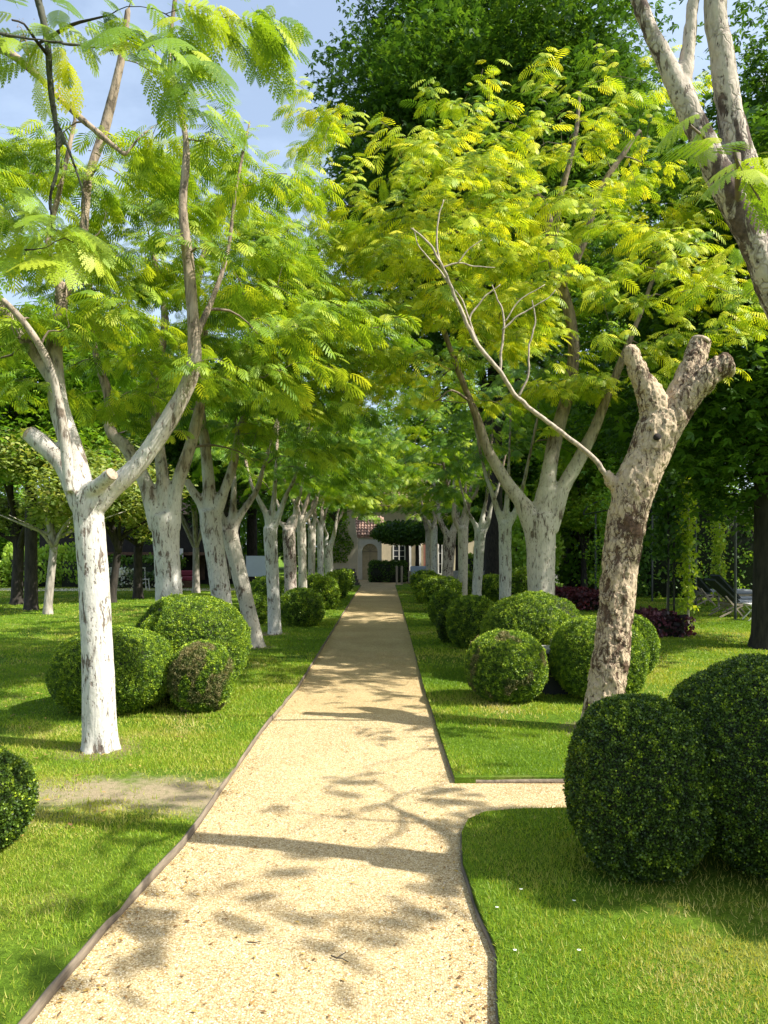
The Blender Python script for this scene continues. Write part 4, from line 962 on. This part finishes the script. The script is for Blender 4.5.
hedge('hedge', -16.4, -14.1, 31.5, 33, 1.55, 'bright wispy green hedge at the left edge beyond the orchard trees', 'hedge', 'leaf_hedge', .16, seed=1, rnd=.5, wisp=.35, T=LEAF, group='bright hedges beyond the orchard')
hedge('hedge', -14.2, -12.0, 31.5, 33, 1.45, 'bright wispy green hedge left of the nearest white trunk', 'hedge', 'leaf_hedge', .16, seed=2, rnd=.5, wisp=.35, T=LEAF, group='bright hedges beyond the orchard')
hedge('hedge', -21, -16.2, 31.5, 32.6, 1.0, 'low clipped green hedge at the far left edge', 'hedge', 'leaf_hedge', .10, seed=3)
hedge('hedge', -12.5, -8.8, 31.8, 32.6, 1.25, 'dark green hedge before the timber building', 'hedge', 'leaf_backhedge', .12, seed=4)
hedge('flowering_shrub', -12.2, -8.6, 30.6, 31.4, .72, 'low white flowering shrubs before the timber building', 'shrub', 'white_flower', .12, seed=5, rnd=.4)
hedge('hedge', 8.6, 18, 24.5, 25.6, 3.4, 'tall clipped green hedge behind the sun loungers', 'hedge', 'leaf_backhedge', .11, seed=6, dens=1.3)
hedge('hedge', -.75, 1.1, 37.6, 38.5, 1.02, 'dark clipped hedge block closing the end of the path', 'hedge', 'leaf_dark', .07, seed=7)
hedge('flower_bed', 4.7, 5.6, 13.2, 14.4, .42, 'mound of purple and red flowers at the foot of the black pergola posts', 'flower bed', 'purple_leaf', .07, seed=8, rnd=.6)
hedge('flower_bed', 5.0, 6.3, 18.5, 24, .40, 'long dark red-leaved bed behind the split box ball', 'flower bed', 'red_leaf', .08, seed=9, rnd=.5)
hedge('shrub', 4.6, 6.2, 25.5, 28.5, 3.0, 'bright green shrub between the knotted trunk and the tan trunk', 'shrub', 'leaf_hedge', .14, seed=10, rnd=.7)
hedge('shrub', 6.6, 8.6, 27, 29, 3.2, 'green shrub behind the sawn-off tan trunk', 'shrub', 'leaf_mid', .14, seed=11, rnd=.7)
hedge('shrub', 3.9, 4.5, 34.5, 35.2, 1.35, 'small clipped green cube shrub before the cream house', 'shrub', 'leaf_mid', .08, seed=12)

# ------------------------------------------------------------------ utility box between the right balls
ub = empty('utility_box', (1.89, 8.15, LZ), 'dark utility box with a grey stone cap between the right box balls', 'utility box')
MB().box(-.15, -.13, -.05, .15, .13, .44).build('cabinet', M['dark_box'], ub, bevel=.008)
MB().box(-.17, -.15, .442, .17, .15, .50).build('cap', M['grey_stone'], ub, bevel=.008)
MB().box(-.12, -.136, .04, .12, -.131, .38).build('door', M['dark_box'], ub, bevel=.002)

# ------------------------------------------------------------------ pergola on the right
pg = empty('pergola', (7.15, 19.5, LZ), 'black metal pergola with climbing plants over the right lawn', 'pergola')
def post(x, y, h, mat='black_metal', tw=True):
    mb = MB()
    if tw:
        mb.bar((x-.06, y, 0), (x-.06, y, h), .035, .035); mb.bar((x+.06, y, 0), (x+.06, y, h), .035, .035)
        for z in np.arange(.4, h, .5): mb.bar((x-.06, y, z), (x+.06, y, z), .02, .02)
    else: mb.tube([(x, y, 0), (x, y, h)], .03, 8)
    return mb
for x, y, tw in ((-.98, -3.6, True), (-.98, 0, False), (-.6, 3.4, False), (.78, -2.8, False), (1.15, .2, False), (1.15, 3.4, False)):
    post(x, y, 2.7, tw=tw).build('post', M['black_metal'] if tw else M['grey_metal'], pg)
for y in (-3.6, 0, 3.4):
    pts = [(-.98, y, 2.68)]+[(.08-1.06*math.cos(t), y, 2.68+.5*math.sin(t)) for t in np.linspace(.2, math.pi-.2, 9)]+[(1.15, y, 2.68)]
    MB().tube(pts, .02, 6).build('hoop', M['black_metal'], pg)
for x in (-.98, 1.15): MB().tube([(x, -3.6, 2.68), (x, 3.4, 2.68)], .02, 6).build('rail', M['black_metal'], pg)
def vine(pos, name, mat, n, seed, sx, sy, z0, z1, lab, size=.09):
    rs = np.random.default_rng(seed); z = rs.uniform(z0, z1, n); k = np.floor(z*3)
    x = sx*rs.normal(size=n)*(.6+.5*np.sin(k*2.1+seed)); y = sy*rs.normal(size=n)
    p = np.stack([x, y, z], 1); a = rs.normal(size=(n, 3)); a[:, 2] -= .6
    g = place_template(ROUND, p, a, rs.normal(size=(n, 3))+[0, 0, .6], size*rs.uniform(.6, 1.3, n), rs.beta(2, 2, n))
    st = MB(); st.tube([(0, 0, 0), (.05, .03, z1*.5), (0, 0, z1)], [.025, .02, .01], 6)
    root = empty(name, pos, lab, 'climber', 'climbing plants on the pergola')
    link('foliage', mesh_np('foliage', g), M[mat], root); st.build('stem', M['bark_grey'], root)
vine((6.45, 15.7, LZ), 'climbing_plant', 'leaf_vine', 1000, 1, .10, .15, .3, 3.1, 'yellow-green climber right of the double black posts')
vine((9.0, 19.9, LZ), 'climbing_plant', 'leaf_vine', 1100, 2, .10, .15, .4, 3.2, 'bright yellow climber hanging between the two pairs of loungers')
vine((6.1, 19.6, LZ), 'climbing_plant', 'leaf_mid', 1800, 3, .3, .4, .5, 3.2, 'green climber on the pergola post right of the tan trunk')
vine((6.2, 16.2, LZ), 'climbing_plant', 'leaf_dark', 1600, 4, .3, .3, 1.4, 3.3, 'dark climber crowning the double black posts', .12)
vine((7.0, 23.0, LZ), 'climbing_plant', 'leaf_mid', 1500, 5, .4, .3, .5, 3.2, 'green climber on the farthest pergola post')

# sun loungers
def lounger(x, y, label, ang=0, tilt=42):
    r = empty('sun_lounger', (x, y, LZ), label, 'sun lounger', 'sun loungers by the pergola'); r.rotation_euler.z = ang
    t = R(tilt)
    f = MB()
    for yy in (-.3, .3):
        f.bar((-.15, yy, .30), (1.35, yy, .30), .035, .045)
    for xx in (-.15, .55, 1.33): f.bar((xx, -.3, .30), (xx, .3, .30), .03, .03)
    f.build('frame', M['weathered'], r)
    MB().box(-.02, -.28, .325, 1.36, .28, .385).build('seat_cushion', M['fabric_grey'], r, bevel=.018)
    bl = .78
    e = (-math.cos(t)*bl, math.sin(t)*bl)
    b_ = MB(); nx, nz = math.sin(t), math.cos(t)
    v = []
    for (a, c) in ((0, 0), (1, 0), (1, 1), (0, 1)):
        for yy in (-.28, .28): v.append((e[0]*a+nx*.05*c, yy, .34+e[1]*a+nz*.05*c))
    b_.add(v, [(0, 2, 3, 1), (4, 5, 7, 6), (0, 1, 5, 4) if False else (0, 1, 7, 6), (2, 4, 5, 3), (0, 6, 4, 2), (1, 3, 5, 7)])
    b_.build('backrest', M['fabric_dark'], r, bevel=.01)
    for yy in (-.3, .3):
        MB().bar((-.45, yy, 0), (.20, yy, .34), .035, .03).build('leg', M['weathered'], r)
        MB().bar((.10, yy*1.08, 0), (-.32, yy*1.08, .50), .035, .03).build('leg', M['weathered'], r)
        MB().bar((1.1, yy, .30), (1.28, yy, 0), .035, .03).build('leg', M['weathered'], r)
    return r
lounger(8.30, 17.6, 'grey sun lounger with raised back, front one of the nearer pair')
lounger(8.95, 18.9, 'grey sun lounger with raised back, rear one of the nearer pair', tilt=48)
lounger(9.30, 21.3, 'grey sun lounger with raised back, front one of the farther pair', tilt=50)
lounger(9.75, 22.6, 'grey sun lounger with raised back, rear one of the farther pair', tilt=50)
st = empty('side_table', (8.3, 16.6, LZ), 'small white folding table beside the front sun lounger', 'table')
MB().box(-.18, -.18, .36, .2, .18, .38).build('table_top', M['trim'], st, bevel=.004)
for yy in (-.15, .15):
    MB().bar((-.2, yy, 0), (.15, yy, .36), .02, .02).build('leg', M['trim'], st)
    MB().bar((.2, yy, 0), (-.15, yy, .36), .02, .02).build('leg', M['trim'], st)

# ------------------------------------------------------------------ house at the end of the path
hs = empty('house', (0, 44, 0), 'cream house with white windows and clay roof glimpsed at the end of the avenue', 'house')
def wall_with_holes(x0, x1, z0, z1, holes, y, th, mat, name, parent):
    xs = sorted({x0, x1, *[h[0] for h in holes], *[h[1] for h in holes]}); mb = MB()
    for a, b_ in zip(xs[:-1], xs[1:]):
        hh = sorted([h for h in holes if h[0] <= a+1e-6 and h[1] >= b_-1e-6], key=lambda h: h[2]); z = z0
        for h in hh:
            if h[2] > z: mb.box(a, y, z, b_, y+th, h[2])
            z = h[3]
        if z < z1: mb.box(a, y, z, b_, y+th, z1)
    o = mb.build(name, mat, parent)
    return o
W = [(.52, 1.28, .95, 1.95), (3.2, 3.7, .2, 2.1), (7.55, 8.4, .95, 1.95), (5.4, 6.1, .95, 1.95)]
wall_with_holes(-2.2, 12.5, 0, 4.4, W, 0, .35, M['cream'], 'wall', hs)
for (a, b_, c, e) in W:
    mb = MB()
    for q in ((a, c, a+.07, e), (b_-.07, c, b_, e), (a+.07, e-.07, b_-.07, e), (a+.07, c, b_-.07, c+.07), ((a+b_)/2-.03, c+.07, (a+b_)/2+.03, e-.07)):
        mb.box(q[0], -.03, q[1], q[2], .09, q[3])
    for k in (1, 2): mb.box(a+.07, -.012, c+(e-c)*k/3-.015, b_-.07, .05, c+(e-c)*k/3+.015)
    fr = mb.build('window', M['trim'], hs)
    MB().box(a+.07, .10, c+.07, b_-.07, .12, e-.07).build('pane', M['glass'], fr)
MB().box(2.35, -.06, .3, 2.62, -.005, 2.0).build('shutter', M['shutter'], hs)
for x in (1.42, 2.0, 2.85): MB().box(x, -.18, 0, x+.2, -.02, 2.5).build('pilaster', M['trim'], hs)
def tiled(x0, x1, y0, z0, y1, z1, name, parent, step=.22):
    mb = MB(); n = int((x1-x0)/step)
    mb.add([(x0, y0, z0-.03), (x1, y0, z0-.03), (x1, y1, z1-.03), (x0, y1, z1-.03), (x0, y0, z0-.1), (x1, y0, z0-.1), (x1, y1, z1-.1), (x0, y1, z1-.1)], [(0, 1, 2, 3), (7, 6, 5, 4), (0, 4, 5, 1), (1, 5, 6, 2), (2, 6, 7, 3), (3, 7, 4, 0)])
    for i in range(n):
        x = x0+(i+.5)*step; L = math.hypot(y1-y0, z1-z0); m = max(2, int(L/.3))
        for k in range(m):
            a = k/m; b_ = (k+1.12)/m; mb.tube([(x, y0+(y1-y0)*a, z0+(z1-z0)*a+.02), (x, y0+(y1-y0)*min(1, b_), z0+(z1-z0)*min(1, b_)-.01)], [step*.42, step*.34], 8)
    return mb.build(name, M['tile'], parent)
tiled(-2.5, 12.8, -.5, 4.35, 3.5, 6.2, 'roof', hs)
MB().box(-2.2, .35, 0, -1.9, 6, 4.4).build('side_wall', M['cream'], hs)

# arched porch, tile-roofed
po = empty('porch', (-.85, 41.3, 0), 'small white arched gatehouse with pink clay tiles left of the dark hedge block', 'porch')
def arch_wall(x0, x1, z1, ax, ar, zs, y0, y1):
    """front wall with an arched opening centred ax, half width ar, springing zs"""
    mb = MB(); seg = 14
    for ya, rev in ((y0, False), (y1, True)):
        pass
    top = [(ax+ar*math.cos(t), zs+ar*math.sin(t)) for t in np.linspace(math.pi, 0, seg+1)]
    mb.box(x0, y0, 0, ax-ar, y1, z1); mb.box(ax+ar, y0, 0, x1, y1, z1)
    for (xa, za), (xb, zb) in zip(top[:-1], top[1:]):
        v = [(xa, y0, za), (xb, y0, zb), (xb, y0, z1), (xa, y0, z1), (xa, y1, za), (xb, y1, zb), (xb, y1, z1), (xa, y1, z1)]
        mb.add(v, [(0, 1, 2, 3), (7, 6, 5, 4), (0, 4, 5, 1), (3, 2, 6, 7)])
    return mb
arch_wall(-.68, .72, 2.32, .06, .43, 1.58, 0, .3).build('wall', M['trim'], po)
dm = MB(); dm.box(-.37, .2, 0, .49, .24, 1.58)
for k in range(12):
    t0 = math.pi*k/12; t1 = math.pi*(k+1)/12
    dm.add([(.06, .2, 1.58), (.06+.43*math.cos(t0), .2, 1.58+.43*math.sin(t0)), (.06+.43*math.cos(t1), .2, 1.58+.43*math.sin(t1))], [(0, 1, 2)])
door = dm.build('door', M['cream_door'], po)
fb = MB()
for k in range(1, 6):
    t = math.pi*k/6; fb.bar((.06, .185, 1.58), (.06+.42*math.cos(t), .185, 1.58+.42*math.sin(t)), .025, .02)
fb.bar((-.37, .185, 1.56), (.49, .185, 1.56), .03, .05); fb.bar((.06, .185, .02), (.06, .185, 1.54), .03, .03)
fb.build('door_bars', M['weathered'], door)
MB().box(-.74, -.06, 2.322, .78, .34, 2.40).build('cornice', M['trim'], po)
tiled(-.8, .84, -.16, 2.44, 1.6, 3.6, 'roof', po, .17)
MB().box(-.68, .3, 0, -.45, 1.6, 2.32).build('side_wall', M['trim'], po)

# ivy-hung stone gable at the left end
gb = empty('stone_gable', (-2.05, 40.3, 0), 'ivy-hung pale stone gable left of the arched gatehouse', 'wall')
mb = MB(); mb.add([(-.75, 0, 0), (.6, 0, 0), (.6, 0, 2.2), (.38, 0, 3.7), (-.75, 0, 2.6), (-.75, .35, 0), (.6, .35, 0), (.6, .35, 2.2), (.38, .35, 3.7), (-.75, .35, 2.6)],
                  [(0, 1, 2, 3, 4), (9, 8, 7, 6, 5), (0, 5, 6, 1), (1, 6, 7, 2), (2, 7, 8, 3), (3, 8, 9, 4), (4, 9, 5, 0)])
mb.build('gable', M['cream'], gb)
rs = np.random.default_rng(5); n = 900; p = np.stack([rs.uniform(-.9, .2, n), -.05-np.abs(rs.normal(0, .08, n)), rs.uniform(1.0, 3.2, n)], 1); p[:, 0] += .15*np.sin(p[:, 2]*4)
link('ivy', mesh_np('ivy', place_template(ROUND, p, rs.normal(size=(n, 3))+[0, 0, -.5], rs.normal(size=(n, 3))+[0, -1, .4], np.full(n, .12), rs.random(n))), M['leaf_mid'], gb)

# rubble wall pile
rb = MB(); rs = np.random.default_rng(9)
for k in range(60):
    row = k//12; x = -2.15+(k % 12)*.11+rs.uniform(-.02, .02)+(row % 2)*.05; z = row*.16
    if x > -1.15-.04*row: continue
    top = 1.15-.30*max(0, (x+1.9))
    if z > top: continue
    rb.box(x-.06, 33.6+rs.uniform(-.05, .03), z+.005, x+.055, 34.1, z+.15)
ro = rb.build('rubble_wall', M['rubble'], None, bevel=.012); tag(ro, 'dark rubble stone wall at the left of the path end', 'wall')

# dark clipped canopy trees before the house
for i, (px, dd, w, lab) in enumerate([(407, 38.8, 1.25, 'dark flat-clipped tree over the hedge block'), (417, 39.4, 1.1, 'dark flat-clipped tree right of the white window'), (457, 39, 1.2, 'dark flat-clipped tree behind the thick pinkish trunk'),
                                      (516, 37.5, 1.1, 'dark flat-clipped tree left of the far right window'), (524, 38.4, 1.1, 'dark flat-clipped tree right of the far right window')]):
    x = (px-HX)/F*dd; t = empty('clipped_tree', (x, dd, 0), lab, 'tree', 'dark clipped trees before the house')
    rs = np.random.default_rng(80+i)
    MB().tube([(0, 0, 0), (.02, 0, 1.2), (0, 0, 2.3)], [.12, .10, .09], 10).build('trunk', M['bark_dark'], t, smooth=True)
    n = 5200; u = rs.normal(size=(n, 3)); u /= np.linalg.norm(u, axis=1)[:, None]; p = u*np.array([w*1.25, 1.2, .62])*rs.uniform(.75, 1.02, n)[:, None]; p[:, 2] += 2.55; p[:, 0] -= .35
    link('crown', mesh_np('crown', place_template(ROUND, p, rs.normal(size=(n, 3)), u+rs.normal(size=(n, 3))*.5, .13*rs.uniform(.7, 1.3, n), rs.beta(2, 3, n))), M['leaf_dark'], t)

# seats and table at the end
sf = empty('garden_sofa', (1.85, 36.4, 0), 'wicker garden sofa with pale blue-grey cushions at the right of the path end', 'sofa')
MB().box(-.55, -.35, .05, .55, .35, .36).build('base', M['weathered'], sf, bevel=.02)
MB().box(-.5, -.33, .362, .5, .3, .50).build('seat_cushion', M['fabric_blue'], sf, bevel=.04)
MB().box(-.55, .2, .37, .55, .36, .85).build('backrest', M['fabric_blue'], sf, bevel=.04)
for s in (-1, 1): MB().box(s*.6-.05, -.35, .05, s*.6+.05, .35, .62).build('armrest', M['weathered'], sf, bevel=.02)
for i, x in enumerate((.62, .86)):
    o = MB().box(x-.05, 35.7, 0, x+.05, 35.8, .88).build('wooden_post', M['weathered'], None, bevel=.008)
    tag(o, ['weathered wooden post before the dark hedge block', 'weathered wooden post nearer the garden sofa'][i], 'post', 'posts at the path end')
wl = MB().box(3.2, 36.6, 0, 8.8, 36.95, .62).build('low_wall', M['grey_stone'], None, bevel=.015); tag(wl, 'low dark grey stone wall behind the far right box balls', 'wall')

# ------------------------------------------------------------------ left background: timber building, canvas, furniture
tb = empty('timber_building', (-10.8, 36, 0), 'dark timber building with an overhanging upper floor beyond the left lawn', 'building')
MB().box(-5.2, 0, 0, 3.6, .3, 2.3).build('wall', M['timber_dark'], tb)
MB().box(-5.4, -1.2, 1.55, 3.8, 0-.003, 3.4).build('upper_floor', M['timber_dark'], tb)
MB().box(-5.5, -1.25, 1.40, 3.9, -.004, 1.546).build('beam', M['timber_brown'], tb)
mb = MB(); mb.add([(-5.8, -1.7, 3.3), (4.2, -1.7, 3.3), (4.2, 3, 5.4), (-5.8, 3, 5.4), (-5.8, -1.7, 3.42), (4.2, -1.7, 3.42), (4.2, 3, 5.52), (-5.8, 3, 5.52)], [(0, 3, 2, 1), (4, 5, 6, 7), (0, 1, 5, 4), (1, 2, 6, 5), (2, 3, 7, 6), (3, 0, 4, 7)])
mb.build('roof', M['tile'], tb)
for x in (-5, -2.4, .2, 2.6): MB().box(x-.09, -1.15, 0, x+.09, -.97, 1.396).build('post', M['timber_dark'], tb)
MB().box(2.75, -.06, .25, 3.35, -.003, 1.38).build('stone_panel', M['cream_door'], tb)
MB().box(1.5, -.05, .2, 2.1, -.004, 1.38).build('door', M['timber_brown'], tb)
sg = MB().box(-9.78, 34.68, 1.12, -9.42, 34.72, 1.72).build('sign_board', M['trim'], None, bevel=.005); tag(sg, 'small blank pale board hanging on the timber building', 'sign')
cv = empty('canvas_screen', (-5.72, 33.4, 0), 'pale blue-white canvas screen between leaning and cracked trunks', 'screen')
MB().box(-.5, -.02, .45, .5, .02, 1.38).build('canvas', M['canvas'], cv)
for s in (-1, 1): MB().tube([(s*.53, 0, 0), (s*.53, 0, 1.45)], .03, 8).build('pole', M['grey_metal'], cv)
def chair(x, y, lab, rot):
    r = empty('garden_chair', (x, y, LZ), lab, 'chair', 'garden chairs before the timber building'); r.rotation_euler.z = rot
    MB().box(-.22, -.22, .42, .22, .22, .45).build('seat', M['trim'], r)
    b_ = MB(); 
    for k in range(4): b_.bar((-.19+k*.127, .22, .45), (-.19+k*.127, .28, .88), .02, .02)
    b_.bar((-.22, .28, .88), (.22, .28, .88), .03, .04); b_.build('backrest', M['trim'], r)
    for a in (-.2, .2):
        for c in (-.2, .2): MB().bar((a*1.15, c*1.15, 0), (a, c, .42), .025, .025).build('leg', M['trim'], r)
chair(-9.55, 29.2, 'white garden chair right of the black orchard trunk', .6)
chair(-10.9, 29.2, 'white garden chair left of the black orchard trunk', -.7)
rc = empty('red_armchair', (-8.35, 31.5, LZ), 'armchair with red cushions right of the three-forked white trunk', 'armchair')
MB().box(-.4, -.35, .3, .4, .35, .48).build('seat_cushion', M['fabric_red'], rc, bevel=.04)
MB().box(-.4, .2, .485, .4, .36, .72).build('backrest', M['fabric_red'], rc, bevel=.04)
MB().box(-.42, -.36, 0, .42, .38, .296).build('base', M['timber_brown'], rc, bevel=.01)

# ------------------------------------------------------------------ camera, light, sky
cam = bpy.data.cameras.new('camera'); co = bpy.data.objects.new('camera', cam); COL.objects.link(co)
cam.sensor_fit = 'VERTICAL'; cam.sensor_height = 36; cam.lens = 36*F/1024; cam.shift_y = (HY-512)/1024
cam.clip_start = .05; cam.clip_end = 3000
co.location = (0, 0, EYE); co.rotation_euler = (R(90), 0, 0); S.camera = co
EL = R(48); AZ = R(-17)      # azimuth measured from +X towards +Y
sd = Vector((math.cos(EL)*math.cos(AZ), math.cos(EL)*math.sin(AZ), math.sin(EL)))
sun = bpy.data.lights.new('sun', 'SUN'); sun.energy = 5.0; sun.angle = R(.53); sun.color = (1, .955, .87)
so = bpy.data.objects.new('sun', sun); COL.objects.link(so); so.rotation_euler = sd.to_track_quat('Z', 'Y').to_euler(); so.location = (8, -4, 12)
w = bpy.data.worlds.new('World'); S.world = w; w.use_nodes = True; nt = w.node_tree
sky = nt.nodes.new('ShaderNodeTexSky'); sky.sky_type = 'NISHITA'; sky.sun_disc = False; sky.sun_elevation = EL
sky.sun_rotation = math.atan2(sd.x, sd.y); sky.air_density = 1.0; sky.dust_density = 3.0; sky.ozone_density = 1.0
bg = nt.nodes['Background']; bg.inputs[1].default_value = .115
tc = nt.nodes.new('ShaderNodeTexCoord'); mp = nt.nodes.new('ShaderNodeMapping'); mp.inputs['Scale'].default_value = (1, 1, 2.6); nt.links.new(tc.outputs['Generated'], mp.inputs[0])
nz = noise_n(nt, 2.6, 6, .6, mp.outputs[0], .4); cl = ramp(nt, nz.outputs['Fac'], [(.40, (.25, .25, .25)), (.72, (.55, .55, .55))]).outputs[0]
nt.links.new(mixc(nt, cl, sky.outputs[0], (5.2, 6.3, 7.8)), bg.inputs[0])
S.view_settings.view_transform = 'Standard'; S.view_settings.look = 'None'; S.view_settings.exposure = .95; S.view_settings.gamma = 1
S.render.engine = 'CYCLES'; S.cycles.max_bounces = 7; S.cycles.transmission_bounces = 4; S.cycles.diffuse_bounces = 4
S.render.resolution_x = 768; S.render.resolution_y = 1024
print('faces total', sum(len(m.polygons) for m in bpy.data.meshes))
